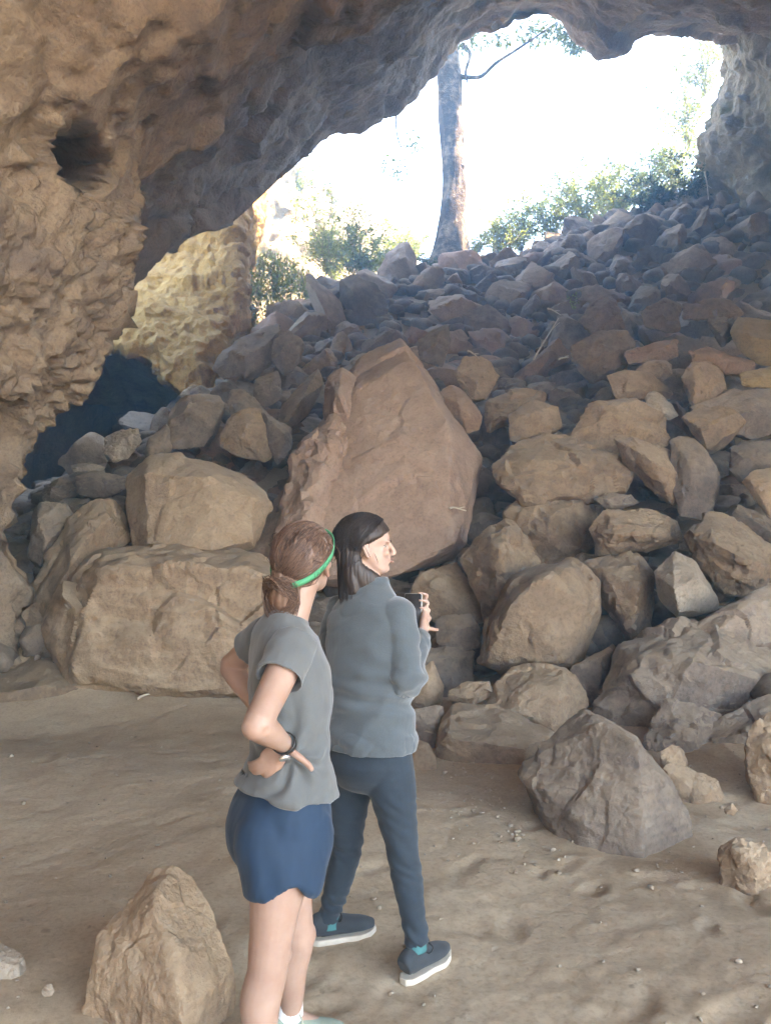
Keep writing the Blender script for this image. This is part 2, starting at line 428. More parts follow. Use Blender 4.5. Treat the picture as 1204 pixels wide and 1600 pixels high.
# ---- the cave roof and near left wall: one shell from the mouth behind the camera to the rim of the opening
_s13 = np.array([0, .06, .11, .17, .22, .28, .34, .41, .49, .60, .73, .85, .92, 1.0])
def row(*pts): return (_s13, [np.asarray(p, float) for p in pts])
rows = [
    row((-1.0, -9, -.6), (-1.2, -9, 2.0), (-1.2, -9, 3.0), (-1.0, -9, 4.0), (-.6, -9, 5.0), (0, -9, 5.8), (.8, -8.6, 6.5), (2.0, -8.2, 7.1), (3.5, -7.6, 7.5), (6, -6.5, 7.8), (9.5, -4.5, 7.6), (13, -2, 6.6), (14, -1, 3.4), (14.2, -1, -.6)),
    row((-4.6, -3.6, -.6), (-4.8, -3.6, 1.7), (-4.8, -3.6, 2.7), (-4.4, -3.6, 3.6), (-4.0, -3.6, 4.5), (-3.3, -3.5, 5.3), (-2.5, -3.4, 6.0), (-1.3, -3.2, 6.5), (.3, -3, 6.9), (2.6, -2.6, 7.1), (5.6, -2, 6.9), (10, -.5, 5.8), (11.4, 0, 3), (11.8, 0, -.6)),
    row((-4.5, 2, -.6), (-4.6, 2, 1.6), (-4.6, 2, 2.4), (-4.2, 2, 3.2), (-3.8, 2, 3.9), (-3.3, 2, 4.6), (-2.6, 2, 5.2), (-1.6, 2, 5.7), (-.3, 2, 6.1), (1.7, 2, 6.4), (4.5, 2, 6.2), (8, 2, 5), (9, 2, 2.6), (9.4, 2, -.6)),
    row((-4.0, 6, -.6), (-3.8, 6, 1.4), (-3.75, 6, 2.2), (-3.25, 6, 3.0), (-3.05, 6, 3.8), (-2.85, 6, 4.7), (-2.3, 6, 5.6), (-1.4, 6, 6.3), (-.3, 6.3, 6.9), (1.6, 7, 7.5), (4, 7, 7.6), (8, 7, 6), (9, 6, 3), (9.6, 6, -.6)),
    row(P(25, 1120, 8.6), P(62, 850, 8.5), P(62, 690, 8.4), P(122, 588, 8.2), P(150, 500, 8.1), P(170, 380, 8.5), P(195, 300, 9), P(300, 220, 9.5), P(425, 112, 10), P(640, 0, 10.5), P(900, -150, 10.8), (9.6, 10, 7), (11, 10, 3.2), (11.6, 10, -.6)),
]
E = rows[-1][1]
rows.append(row(*[E[k] + np.array(o) for k, o in enumerate([(-1.6, .9, 0), (-1.6, .9, 0), (-1.5, .9, .1), (-1.3, .9, .3), (-1.0, .9, .5), (-.75, .8, .6), (-.5, .7, .7), (-.3, .6, .7), (-.2, .5, .6), (-.1, .5, .5), (0, .5, .5), (.5, .5, .6), (.6, .5, .2), (.6, .5, 0)])]))
lip_s = [0, .06, .11, .17, .22, .25, .28, .31, .34, .37, .41, .45, .49, .52, .545, .57, .60, .63, .66, .69, .72, .74, .765, .79, .82, .86, .92, 1.0]
lip_p = [(-9.5, 12.5, -.5), (-9.5, 12.8, 1.6), (-9.0, 13, 3.0), P(60, 600, 14.5), P(120, 520, 14.6), P(155, 487, 14.8), P(200, 445, 15), P(255, 400, 15.2),
         P(310, 377, 15.6), P(352, 362, 16), P(392, 325, 16.2), P(432, 288, 16.5), P(470, 255, 16.8), P(512, 206, 17), P(560, 203, 17.2), P(606, 190, 17.5),
         P(648, 158, 17.6), P(668, 122, 17.8), P(700, 84, 18), P(745, 55, 18), P(810, 44, 18), P(872, 38, 18), P(900, 62, 17.8), P(938, 84, 17.6), P(985, 66, 17.9),
         P(1045, 46, 18.2), P(1180, 60, 18.6), P(1500, 200, 18)]
lip_p = [np.asarray(p, float) for p in lip_p]
for _k in range(8, 27):                                   # the rim is pushed further out to put the slope in shade
    _q = lip_p[_k]; _f = np.interp(_k, [8, 12, 26], [1.02, 1.14, 1.14]); lip_p[_k] = np.array((0, 0, CAM_H)) + (_q - np.array((0, 0, CAM_H))) * _f
midp = 0.5 * (lin(_s13, np.array(rows[-1][1]), lip_s) + np.array(lip_p)); midp[:, 2] += np.interp(lip_s, [0, .2, .35, .6, .8, 1], [.1, .3, .7, 1.0, .9, .2])
rows.append((lip_s, midp)); rows.append((lip_s, np.array(lip_p)))
LP = np.array(lip_p)
w = np.interp(lip_s, [0, .17, .3, 1], [0.3, .6, 1, 1])[:, None]
rows.append((lip_s, LP + w * np.array((0, .25, .9)))); rows.append((lip_s, LP + w * np.array((0, -.2, 2.4))))
rows.append((lip_s, LP + w * np.array((0, -1.2, 5.0)))); 
top = LP * np.array((1.05, 0, 0)) + np.array((0, 6, 0)); top[:, 2] = np.maximum(LP[:, 2], 4) + 4.5
rows.append((lip_s, top)); top2 = top.copy(); top2[:, 1] = -6.5; top2[:, 2] = 11.5; rows.append((lip_s, top2))
G = loft(rows, [14, 26, 44, 74, 14, 44, 70, 10, 10, 8, 8, 6], 400, smooth_rows=(0, 1, 2, 3, 4, 5))
n, mcol, _ = G.shape
V = G.reshape(-1, 3).copy(); Fq = grid_faces(n, mcol)
Nn = vnormals(V, Fq)
mid = V[n // 3 * mcol + mcol // 2]; sg = 1.0
V, N = rough_rock(V, Fq, sg, 1.0, 7)
# normals point into the cave where the dot with the cave axis is negative
_pu, _pv = proj(V); _ip = int(np.argmin(np.where((V[:, 1] > 6) & (V[:, 1] < 10) & (np.arange(len(V)) < 158 * mcol), (_pu - 122) ** 2 + (_pv - 248) ** 2, 1e9)))
axis_pt = np.stack([np.zeros(len(V)), V[:, 1], np.full(len(V), 2.5)], 1)
N = N * np.sign(((np.array((0, 0, CAM_H)) - V[_ip]) * N[_ip]).sum())
def dent(V, N, c, rad, depth, power=2.0, squash=None):
    d = V - c
    r = np.sqrt((d * d).sum(1)) / rad
    r = r * (1 + 0.28 * perlin(V * 2.2, 88) + .12 * perlin(V * 6, 89))
    return V - N * (depth * np.exp(-np.clip(r, 0, 9) ** (2 * power)))[:, None]
_ray = V[_ip] - np.array((0, 0, CAM_H)); _ray /= np.linalg.norm(_ray); _dv = V - V[_ip]; _al = _dv @ _ray
_rp = np.linalg.norm((_dv - _al[:, None] * _ray) * np.array((1.0, 1.0, .72)), axis=1) / .18 * (1 + .30 * perlin(V * 3.1, 88) + .15 * perlin(V * 7, 89))
_hole = np.exp(-np.clip(_rp, 0, 9) ** 5) * (np.abs(_al) < 1.3) * (np.arange(len(V)) < 160 * mcol)
V = V + (_ray * 1.5 - np.array((.5, 0, 0)))[None] * _hole[:, None]                     # the dark pocket in the wall
V = dent(V, N, P(60, 185, 8.0), .5, .35, 1.2)
V = dent(V, N, P(20, 40, 7.5), .5, .5, 1.5)
# knobbly growths on the wall
kc = P(62, 415, 7.6); kd = np.exp(-((V - kc) ** 2 / np.array((1.3, 1.6, 1.3)) ** 2).sum(1)) + 0.8 * np.exp(-((V - P(10, 720, 7.9)) ** 2 / np.array((1.0, 1.6, 1.4)) ** 2).sum(1))
ksel = kd > .03
f1, f2, _, _ = worley(V[ksel] * np.array((6.5, 6.5, 4.2)) + .5 * np.stack([perlin(V[ksel] * 3, 71)] * 3, 1), 3)
g1, g2, _, _ = worley(V[ksel] * 13, 4)
V[ksel] += N[ksel] * (np.clip(kd[ksel] * 1.4, 0, 1) * (0.20 * (np.clip(f2 - f1, 0, .7)) + .07 * (g2 - g1) - 0.05))[:, None]
# grooves running up along the near roof
gsel = (V[:, 1] > 5) & (V[:, 1] < 10.6)
dirv = V[gsel] @ np.array([[.55, .0, .83], [.2, 1.0, .1], [-.83, 0, .55]]).T * np.array((.35, 1.2, 2.4))
V[gsel] += N[gsel] * (0.06 * ridged(dirv, 3, 44))[:, None]
tag(mesh('cave_roof', V, Fq, M['cave']), 'tan limestone cave roof and overhanging left wall with dark pocket', None, None, 'structure')

# ---- the golden back wall with the mouth of the dark tunnel under it
cs = [0, .12, .24, .36, .48, .60, .72, .84, 1.0]
def crow(*p): return (cs, [np.asarray(q, float) for q in p])
rows = [
    crow(P(-260, 120, 20), P(-60, 120, 20), P(90, 120, 20), P(200, 150, 20), P(290, 180, 20), P(350, 230, 20), P(385, 260, 20.5), P(400, 280, 22), P(405, 285, 25)),
    crow(P(-260, 300, 19), P(-60, 300, 19), P(90, 310, 19), P(200, 320, 19), P(280, 330, 19), P(340, 340, 19), P(378, 350, 19.2), P(392, 355, 21), P(398, 360, 25)),
    crow(P(-260, 420, 18.4), P(-60, 420, 18.4), P(90, 430, 18.4), P(180, 430, 18.3), P(260, 425, 18.2), P(330, 425, 18.2), P(372, 425, 18.4), P(385, 430, 21), P(390, 430, 25)),
    crow(P(-260, 470, 17.4), P(-60, 480, 17.4), P(90, 490, 17.5), P(170, 490, 17.5), P(250, 490, 17.4), P(320, 490, 17.4), P(366, 495, 17.8), P(380, 500, 20), P(385, 500, 24)),
    crow(P(-260, 560, 17), P(-60, 548, 17), P(95, 536, 17.2), P(165, 538, 17.2), P(228, 562, 17), P(268, 600, 16.7), P(315, 625, 16.6), P(352, 600, 17.2), P(365, 600, 22)),
]
L4 = rows[-1][1]
fwd = [(-.8, 2.4, .9)] * 4 + [(-.6, 2.2, .8), (-.4, 2.2, .6), (-.6, 2.0, .2), (-1.6, 1.5, -.6), (-1.5, .5, -.6)]
rows.append(crow(*[L4[k] + np.array(fwd[k]) for k in range(9)]))
rows.append(crow(*[np.array((L4[k][0] * 1.15 - 1.5, 31.0 - .6 * k, 6.2 - .1 * k)) for k in range(9)]))
rows.append(crow(*[np.array((L4[k][0] * 1.2 - 2.0, 32.5 - .6 * k, 0.2)) for k in range(9)]))
G = loft(rows, [26, 34, 44, 60, 26, 16, 8], 260, smooth_rows=range(8)); n, mcol, _ = G.shape
V = G.reshape(-1, 3); Fq = grid_faces(n, mcol, flip=True)
V, N = rough_rock(V, Fq, 1, .7, 31, scale=1.1)
d2 = np.stack([V[:, 0] * .5, V[:, 1] * .5, V[:, 2] * 2.6], 1)
V = V + N * (.015 * ridged(d2, 3, 77) + .05 * facets(V * 1.2, 79) + .05 * facets(V * 4.2, 80) - .10 * np.clip(perlin(V * 2.3, 81) - .25, 0, 1))[:, None]
tag(mesh('back_wall', V, Fq, M['cliff']), 'golden sunlit back wall of the cave above the dark tunnel mouth', None, None, 'structure')
# closing wall of the tunnel at its left
rows = [([0, .5, 1], [np.array((-9.2, 9.0, -1)), np.array((-10.5, 18, -1)), np.array((-10.5, 30, -1))]),
        ([0, .5, 1], [np.array((-9.6, 9.0, 3)), np.array((-11, 18, 3)), np.array((-11, 30, 3))]),
        ([0, .5, 1], [np.array((-8.6, 9.0, 7)), np.array((-9.6, 18, 7)), np.array((-9.6, 30, 7))])]
G = loft(rows, [30, 30], 90); n, mcol, _ = G.shape
V, N = rough_rock(G.reshape(-1, 3), grid_faces(n, mcol), 1, .9, 51)
tag(mesh('tunnel_wall', V, grid_faces(n, mcol), M['cave']), 'rock side of the dark tunnel at far left', None, None, 'structure')

# ---- the sunlit far cliff of the sinkhole, beyond the vines
cs = [0, .25, .5, .75, 1.0]
rows = [crow(P(330, 225, 27), P(400, 240, 28), P(455, 262, 29.5), P(530, 300, 31.5), P(640, 350, 36)),
        crow(P(330, 250, 26.4), P(400, 265, 27.4), P(455, 285, 29), P(530, 318, 31), P(645, 362, 35.6)),
        crow(P(330, 360, 26), P(400, 360, 27), P(455, 350, 28.6), P(532, 360, 30.6), P(650, 385, 35.2)),
        crow(P(330, 560, 25.6), P(400, 560, 26.6), P(455, 560, 28.2), P(535, 560, 30.2), P(655, 560, 34.8))]
rows.insert(0, crow(*[q + np.array((0, 5, .8)) for q in rows[0][1]]))
G = loft(rows, [8, 10, 40, 40], 120, smooth_rows=range(5)); n, mcol, _ = G.shape
V, N = rough_rock(G.reshape(-1, 3), grid_faces(n, mcol, True), 1, 1.4, 91)
tag(mesh('far_cliff', V, grid_faces(n, mcol, True), M['cliff_green']), 'bleached sunlit cliff across the sinkhole behind hanging vines', None, None, 'structure')

# ---- mossy right wall beside the opening
cs = [0, .2, .4, .6, .8, 1.0]
rows = [crow(P(1150, -260, 23.6), P(1120, -200, 21.5), P(1200, -200, 19.5), P(1290, -200, 18.5), P(1400, -200, 17.5), P(1700, -200, 16)),
        crow(P(1165, 20, 23.6), P(1132, 40, 21.5), P(1180, 60, 19.6), P(1260, 60, 18.5), P(1380, 60, 17.5), P(1650, 60, 16)),
        crow(P(1150, 110, 23.8), P(1138, 105, 22), P(1185, 120, 20.5), P(1250, 120, 19.2), P(1380, 120, 18), P(1650, 120, 16)),
        crow(P(1130, 200, 23.9), P(1104, 190, 23), P(1150, 200, 21.2), P(1240, 200, 20), P(1370, 210, 18.5), P(1650, 210, 16)),
        crow(P(1112, 290, 24.2), P(1092, 270, 23.6), P(1150, 280, 22), P(1240, 285, 20.6), P(1360, 300, 18.5), P(1600, 300, 16)),
        crow(P(1095, 400, 24.4), P(1070, 380, 23.8), P(1140, 390, 22.4), P(1230, 400, 20.6), P(1330, 420, 18), P(1500, 420, 16))]
rows.insert(0, crow(*[np.array((q[0] + 2.5, q[1] + 2, 26.0)) for q in rows[0][1]]))
G = loft(rows, [6, 30, 16, 34, 34, 26], 200, smooth_rows=range(7)); n, mcol, _ = G.shape
V, N = rough_rock(G.reshape(-1, 3), grid_faces(n, mcol, True), 1, 1.15, 111)
f1, f2, _, _ = worley(V * 1.3, 13)
V = V + N * (.08 * np.clip(f2 - f1, 0, .6))[:, None]
tag(mesh('right_wall', V, grid_faces(n, mcol, True), M['cliff_green']), 'mossy brown rock wall right of the opening', None, None, 'structure')

# ================================================================== rocks
_ico = {}
def ico(level):
    if level not in _ico:
        bm = bmesh.new(); bmesh.ops.create_icosphere(bm, subdivisions=level, radius=1)
        bm.verts.ensure_lookup_table()
        v = np.array([x.co[:] for x in bm.verts]); v /= np.linalg.norm(v, axis=1, keepdims=True)
        f = np.array([[y.index for y in x.verts] for x in bm.faces]); bm.free()
        _ico[level] = (v, f)
    return _ico[level]
def hull_planes(pts):
    bm = bmesh.new()
    for p in pts: bm.verts.new(p)
    bmesh.ops.convex_hull(bm, input=list(bm.verts), use_existing_faces=False)
    bm.normal_update()
    out = [(f.normal[:], f.normal.dot(f.verts[0].co)) for f in bm.faces if f.calc_area() > 1e-7]
    bm.free()
    N = np.array([o[0] for o in out]); D = np.array([o[1] for o in out])
    flip = D < 0; N[flip] *= -1; D[flip] *= -1
    return N, np.maximum(D, 1e-3)
def rock_shape(pts, level=4, rough=1.0, seed=0, sharp=26, strata=0.0, chis=(.72, .93)):
    """a boulder filling the convex hull of pts, broken and weathered"""
    pts = np.asarray(pts, float)
    c = 0.5 * (pts.max(0) + pts.min(0)) * .5 + pts.mean(0) * .5
    q = pts - c
    _, sv, R = np.linalg.svd(q, full_matrices=False)
    a = q @ R.T; ext = np.maximum(np.abs(a).max(0), 1e-3)
    Np, Dp = hull_planes(a / ext)
    rc = np.random.RandomState(seed + 77); cn = rc.normal(0, 1, (6, 3)); cn /= np.linalg.norm(cn, axis=1, keepdims=True)
    sup = ((a / ext) @ cn.T).max(0); Np = np.concatenate([Np, cn]); Dp = np.concatenate([Dp, sup * rc.uniform(chis[0], chis[1], 6)])
    n, F = ico(level)
    dots = np.clip(n @ Np.T, 0, None) / Dp[None]
    mx = dots.max(1, keepdims=True); r = ((dots / mx) ** sharp).sum(1) ** (-1.0 / sharp) / mx[:, 0]
    V = (n * r[:, None] * ext) @ R
    size = float(np.sort(ext)[1:].mean())
    Nn = vnormals(V, F)
    if ((V * Nn).sum(1)).mean() < 0: F = F[:, ::-1].copy(); Nn = -Nn
    q = V / size + seed * 3.71
    wq = q + .16 * np.stack([perlin(q * 1.7, seed + 1), perlin(q * 1.7 + 5, seed + 2), perlin(q * 1.7 + 9, seed + 3)], 1)
    d = .018 * fbm(q * .9, 3, seed) + .036 * facets(wq * 1.0, seed + 4) + .038 * facets(wq * 2.4, seed + 6)
    d += .018 * ridged(q * 2.2, 3, seed + 8)
    if level >= 5: d += .016 * facets(q * 5.5, seed + 14) * np.clip(.6 + 1.6 * perlin(q * 1.3, seed + 30), 0, 1.6) + .007 * fbm(q * 12, 2, seed + 17)
    if strata:
        d += strata * .045 * ridged(q * np.array((.7, .7, 4.0)), 3, seed + 23)
    V = V + Nn * (d * size * rough)[:, None]
    return V + c, F

def place_rock(name, parts, mat, label, group=None, loc=None, parent=None):
    Vs, Fs, o = [], [], 0
    for V, F in parts: Vs.append(V); Fs.append(F + o); o += len(V)
    V = np.concatenate(Vs); F = np.concatenate(Fs)
    if loc is None: loc = np.array((V[:, 0].mean(), V[:, 1].mean(), V[:, 2].min()))
    ob = mesh(name, V, F, mat, loc=loc); ob.data.set_sharp_from_angle(angle=math.radians(26))
    tag(ob, label, 'rock' if 'rock' in name or 'stone' in name else 'boulder', group)
    return ob
def hero_pts(outline, d, front=None, tilt=.3, thick=.55, rs=None):
    o = np.array(outline, float); c = o.mean(0)
    w = (o[:, 0].max() - o[:, 0].min()) / FPX * d; h = (o[:, 1].max() - o[:, 1].min()) / FPX * d
    pts = []
    for (u, v) in o: pts.append(P(u, v, d + tilt * (c[1] - v) / FPX * d))
    for (u, v) in o:
        uu, vv = c + (np.array((u, v)) - c) * .72
        pts.append(P(uu, vv + .12 * h * FPX / d * .5, d + tilt * (c[1] - v) / FPX * d + thick * max(w, h * .8)))
    if front is None:
        k = rs.randint(2, 5)
        for _ in range(k):
            t = o[rs.randint(len(o))]; uu, vv = c + (t - c) * rs.uniform(.15, .62)
            pts.append(P(uu, vv, d + tilt * (c[1] - vv) / FPX * d - rs.uniform(.16, .36) * min(w, h)))
    else:
        for (u, v, dd) in front: pts.append(P(u, v, d + dd))
    low = [p for p in pts if p[2] < .16 and w > .14]
    for p in low: pts.append(np.array((p[0], p[1], min(p[2], 0) - min(.14, .3 * h))))      # the foot goes into the dust
    return pts
# (kind, material, outline in the photo, distance, facet points, roughness, mesh level, label)
H = []
def hero(outline, d, label, mat='rock', front=None, rough=1.0, level=5, tilt=.3, thick=.55, name='boulder', sharp=420, strata=0, extra=None):
    H.append(dict(outline=outline, d=d, label=label, mat=mat, front=front, rough=rough, level=level, tilt=tilt, thick=thick, name=name, sharp=sharp, strata=strata, extra=extra))
hero([(626,527),(646,556),(690,622),(749,714),(747,733),(730,770),(718,803),(727,849),(707,874),(660,890),(612,906),(520,915),(448,907),(434,872),(448,800),(470,726),(497,674),(522,640),(551,570)], 10.1,
     'tall pointed reddish boulder towering behind the two people', 'rock_slab',
     front=[(641,560,.62),(695,657,-.28),(714,722,-.35),(707,846,-1.2),(625,897,-1.3),(540,900,-1.2),(456,897,-1.0),(560,615,.15),(585,706,-.55),(668,712,-.55),(482,800,-.7)], level=7, rough=.50, tilt=.72, sharp=420, strata=.25,
     extra=[([(523,655),(497,679),(467,722),(450,800),(438,872),(468,902),(505,862),(524,750),(545,690)], 9.65, [(490,760,-.35),(465,880,-.75),(520,700,-.1)], 1.7, .5, 6),
            ([(506,640),(513,592),(534,574),(562,596),(574,665),(556,712),(514,676)], 10.5, [(530,620,-.45),(548,670,-.5)], .7, .6, 6)])
hero([(455,752),(432,779),(401,831),(385,880),(400,920),(450,915),(468,830),(470,780)], 9.9, 'narrow dark slab leaning against the left foot of the tall boulder', 'rock_red', rough=1.3, tilt=.5)
hero([(197,750),(213,722),(250,712),(285,710),(325,720),(380,740),(415,765),(424,795),(400,850),(350,875),(280,875),(215,870),(196,800)], 9.4,
     'smooth rounded tan boulder behind the long front block', 'rock', front=[(225,738,-.25),(330,748,-.4),(400,785,-.3),(230,850,-.6),(330,860,-.75),(390,845,-.5)], rough=.6, level=6, tilt=.5)
hero([(128,895),(150,868),(172,856),(230,863),(320,856),(372,860),(418,868),(440,900),(446,1000),(430,1082),(350,1084),(260,1088),(150,1076),(95,1045),(80,985),(94,945)], 8.5,
     'long rough tan block with flat pale top beside the left wall', 'rock', front=[(150,882,-.55),(300,888,-.65),(420,892,-.6),(120,1050,-.75),(250,1072,-.9),(420,1072,-.85)], rough=.95, level=6, tilt=.35, strata=.5)
hero([(122,795),(150,778),(195,775),(208,835),(180,862),(142,868),(110,960),(90,1030),(35,1030),(30,960),(55,900),(85,850)], 9.1, 'sloping grey-brown shoulder of rock squeezed against the left wall', 'rock', rough=.9, tilt=.4)
hero([(52,800),(62,785),(108,786),(122,800),(95,850),(60,900),(42,880)], 9.5, 'small flat-faced block at the foot of the left wall below the tunnel', 'rock_grey', rough=.8)
hero([(-60,1060),(0,1050),(45,1030),(85,1018),(150,1048),(165,1082),(100,1092),(0,1106),(-60,1110)], 8.1, 'low flat ledge of rock on the dust at the left edge', 'rock', rough=.8, tilt=.9, front=[(60,1075,-.5),(0,1085,-.55)])
hero([(66,770),(92,742),(112,752),(122,772),(100,785),(70,785)], 11.6, 'dark rock with a pale edge at the tunnel entrance', 'rock_grey', rough=1.2, level=4, name='rock')
hero([(168,682),(190,672),(216,669),(222,690),(200,715),(168,722),(160,705)], 12.6, 'jagged rock coloured pale for daylight, standing inside the tunnel mouth', 'rock_pale', rough=1.6, level=4, name='rock')  # pale stone colour stands in for light falling on this rock
hero([(120,742),(150,735),(195,745),(200,765),(150,780),(118,775)], 11.2, 'flat rubble rock in front of the tunnel mouth', 'rock_grey', rough=1.1, level=4, name='rock')
hero([(112,728),(140,722),(166,730),(150,742),(118,742)], 12.2, 'thin pale flake lying in the tunnel mouth', 'rock_pale', rough=1.1, level=4, name='rock')
hero([(262,645),(280,618),(345,613),(352,634),(346,670),(330,700),(265,700)], 12.4, 'flat-topped block just right of the tunnel mouth', 'rock_grey', rough=.8)
hero([(230,690),(262,660),(270,700),(260,725),(225,722)], 12.0, 'dark wedge of rock between the tunnel and the flat-topped block', 'rock_grey', level=4)
hero([(342,680),(362,650),(382,636),(408,638),(424,660),(422,724),(400,705),(370,712),(346,698)], 11.3, 'rounded grey boulder above the smooth tan boulder', 'rock', rough=.9)
hero([(356,610),(372,604),(420,640),(415,665),(360,660)], 12.4, 'tilted slab peeking over the rounded grey boulder', 'rock_grey', level=4)
hero([(398,592),(436,578),(442,622),(412,640),(395,625)], 13.6, 'squarish block on the slope left of the pale-topped rock', 'rock_grey', level=4)
hero([(432,662),(440,630),(498,574),(508,600),(484,645),(452,674)], 12.6, 'long smooth slab slanting up to the left of the tall boulder', 'rock', rough=.6, front=[(470,625,-.5),(450,660,-.5)])
hero([(424,566),(426,530),(450,516),(478,534),(470,562),(446,590)], 14.6, 'boulder with a pale sunlit cap below the hanging vines', 'rock_grey', level=5)
hero([(404,640),(455,668),(458,695),(432,730),(424,700)], 11.2, 'small wedge in the dark gap left of the tall boulder', 'rock_grey', level=4, name='rock')
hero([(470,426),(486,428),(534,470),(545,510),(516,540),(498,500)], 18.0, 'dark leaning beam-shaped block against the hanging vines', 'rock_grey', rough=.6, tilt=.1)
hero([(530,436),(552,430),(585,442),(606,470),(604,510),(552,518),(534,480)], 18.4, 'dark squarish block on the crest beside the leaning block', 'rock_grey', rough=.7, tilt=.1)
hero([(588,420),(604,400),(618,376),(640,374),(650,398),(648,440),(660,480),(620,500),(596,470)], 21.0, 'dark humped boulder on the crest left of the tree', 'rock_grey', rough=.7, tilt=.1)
hero([(332,575),(345,548),(380,543),(412,508),(440,505),(434,556),(384,606),(342,592)], 15.4, 'dark boulder on the edge of the golden back wall', 'rock_grey', rough=.9)
hero([(668,520),(700,505),(704,540),(690,575),(655,562),(650,535)], 13.4, 'dark block right behind the tip of the tall boulder', 'rock_grey', level=4)
hero([(682,614),(705,600),(728,610),(754,646),(748,672),(728,678),(698,642)], 11.6, 'egg-shaped reddish rock right of the tall boulder', 'rock_red', rough=.7)
hero([(706,575),(737,550),(767,564),(782,592),(767,622),(737,632)], 12.8, 'rounded brown boulder above the egg-shaped rock', 'rock')
hero([(756,625),(815,604),(857,614),(854,642),(800,662),(760,675)], 12.0, 'flat-topped brown boulder in the middle of the slope', 'rock')
hero([(785,650),(832,625),(872,635),(878,668),(852,690),(788,690)], 11.2, 'block with smooth front face in the middle of the slope', 'rock', rough=.8)
hero([(888,684),(922,626),(992,620),(1014,645),(1042,652),(1043,695),(990,712),(932,712)], 10.7, 'wide brown boulder under the bright wedge of rock', 'rock')
hero([(771,728),(800,697),(845,687),(884,680),(925,696),(984,738),(974,770),(912,782),(820,782),(776,755)], 9.7, 'broad boulder with rough crusted top beside the dark hollow', 'rock', front=[(830,720,-.25),(910,725,-.3),(800,765,-.35),(890,775,-.45),(960,755,-.2)], rough=1.3, level=6, tilt=.9)
hero([(786,802),(822,770),(922,775),(934,850),(885,890),(842,890),(794,835)], 9.4, 'shadowed boulder right under the crusted one', 'rock', level=5, front=[(860,810,-.35),(880,870,-.1)])
hero([(958,684),(972,679),(1005,688),(1047,704),(1073,740),(1053,790),(1030,764),(972,722)], 9.6, 'tilted pale boulder overhanging a black gap', 'rock', front=[(1010,715,-.4),(1045,740,-.35)], rough=1.2)
hero([(1046,690),(1060,680),(1084,683),(1104,705),(1132,756),(1122,797),(1097,812),(1062,806),(1050,770)], 9.4, 'long rounded boulder lying downhill next to the overhanging pale one', 'rock_grey', rough=.8)
hero([(920,828),(946,796),(1022,795),(1058,815),(1064,846),(1022,858),(932,868)], 8.6, 'low wide boulder above the pale-cornered block', 'rock', front=[(960,835,-.35),(1030,835,-.35)], rough=1.1)
hero([(926,778),(955,770),(984,773),(998,786),(950,800)], 9.1, 'small dark flake wedged on the low wide boulder', 'rock_grey', level=4, name='rock')
hero([(1064,838),(1106,804),(1157,820),(1200,852),(1240,890),(1204,922),(1160,930),(1125,920),(1085,880)], 8.0, 'large rough boulder at the right edge above the round-backed mass', 'rock', front=[(1120,850,-.35),(1170,880,-.45)], rough=1.3, level=6)
hero([(1155,752),(1180,735),(1240,725),(1250,800),(1204,812),(1180,790)], 8.8, 'pale rounded rock cut by the right edge', 'rock', rough=.7)
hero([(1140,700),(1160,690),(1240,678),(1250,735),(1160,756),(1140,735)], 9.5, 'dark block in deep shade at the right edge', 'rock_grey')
hero([(1138,815),(1152,790),(1204,812),(1240,850),(1200,850),(1160,822)], 8.7, 'dark wedge under the pale rounded rock at the right edge', 'rock_grey', level=4)
hero([(1062,652),(1092,630),(1130,634),(1168,642),(1164,668),(1132,700),(1107,712),(1098,684)], 10.3, 'wide pale boulder with overhanging front near the right edge', 'rock', rough=.9)
hero([(1060,590),(1080,566),(1105,566),(1128,576),(1136,612),(1124,642),(1082,642)], 11.3, 'lumpy upright boulder behind the wide pale one', 'rock', rough=1.3)
hero([(1140,518),(1151,495),(1210,502),(1260,510),(1260,570),(1188,572),(1178,557),(1150,543)], 12.2, 'flat-faced ochre slab at the right edge', 'rock_ochre', front=[(1170,525,-.25),(1240,540,-.35)], rough=.4, tilt=.2)
hero([(1120,520),(1104,500),(1108,492),(1148,494),(1150,512),(1128,548)], 12.6, 'dark split block leaning on the ochre slab', 'rock_grey', rough=1.2)
hero([(1078,550),(1102,543),(1177,565),(1180,584),(1132,584),(1080,562)], 11.9, 'reddish slab lying below the ochre slab', 'rock_red')
hero([(1152,582),(1204,572),(1250,580),(1250,610),(1158,602)], 11.5, 'flat ochre rock below the ochre slab at the right edge', 'rock_ochre', rough=.8, level=4)
hero([(1066,640),(1140,610),(1204,610),(1250,650),(1204,680),(1160,690)], 10.9, 'broad dull boulder between the flat ochre rock and the dark shaded block', 'rock_grey', rough=.8)
hero([(890,542),(927,520),(982,514),(994,540),(974,577),(922,600),(896,568)], 13.6, 'bulky dark-brown boulder high on the slope', 'rock')
hero([(946,586),(975,578),(1013,582),(1054,610),(1044,624),(962,624)], 12.0, 'flat slab forming a step above the bright wedge', 'rock', rough=.7)
hero([(1006,612),(1020,610),(1040,622),(1061,648),(1047,656),(1012,652)], 11.0, 'bright wedge of rock with a pale lit edge', 'rock_pale', rough=.8)
hero([(990,577),(1017,561),(1047,565),(1049,585),(1027,600)], 12.3, 'angular rock on the flat slab', 'rock', level=4)
hero([(972,552),(1027,535),(1057,532),(1058,556),(1032,568),(982,572)], 13.2, 'row of reddish rock faces above the angular rock', 'rock_red', level=4)
hero([(1000,487),(1032,464),(1064,474),(1060,517),(1032,522),(1006,512)], 15.0, 'upright boulder with bright rim on the upper right slope', 'rock', rough=1.1)
hero([(1064,474),(1100,466),(1142,470),(1164,490),(1142,502),(1066,498)], 15.2, 'long boulder with lit top edge on the upper right slope', 'rock')
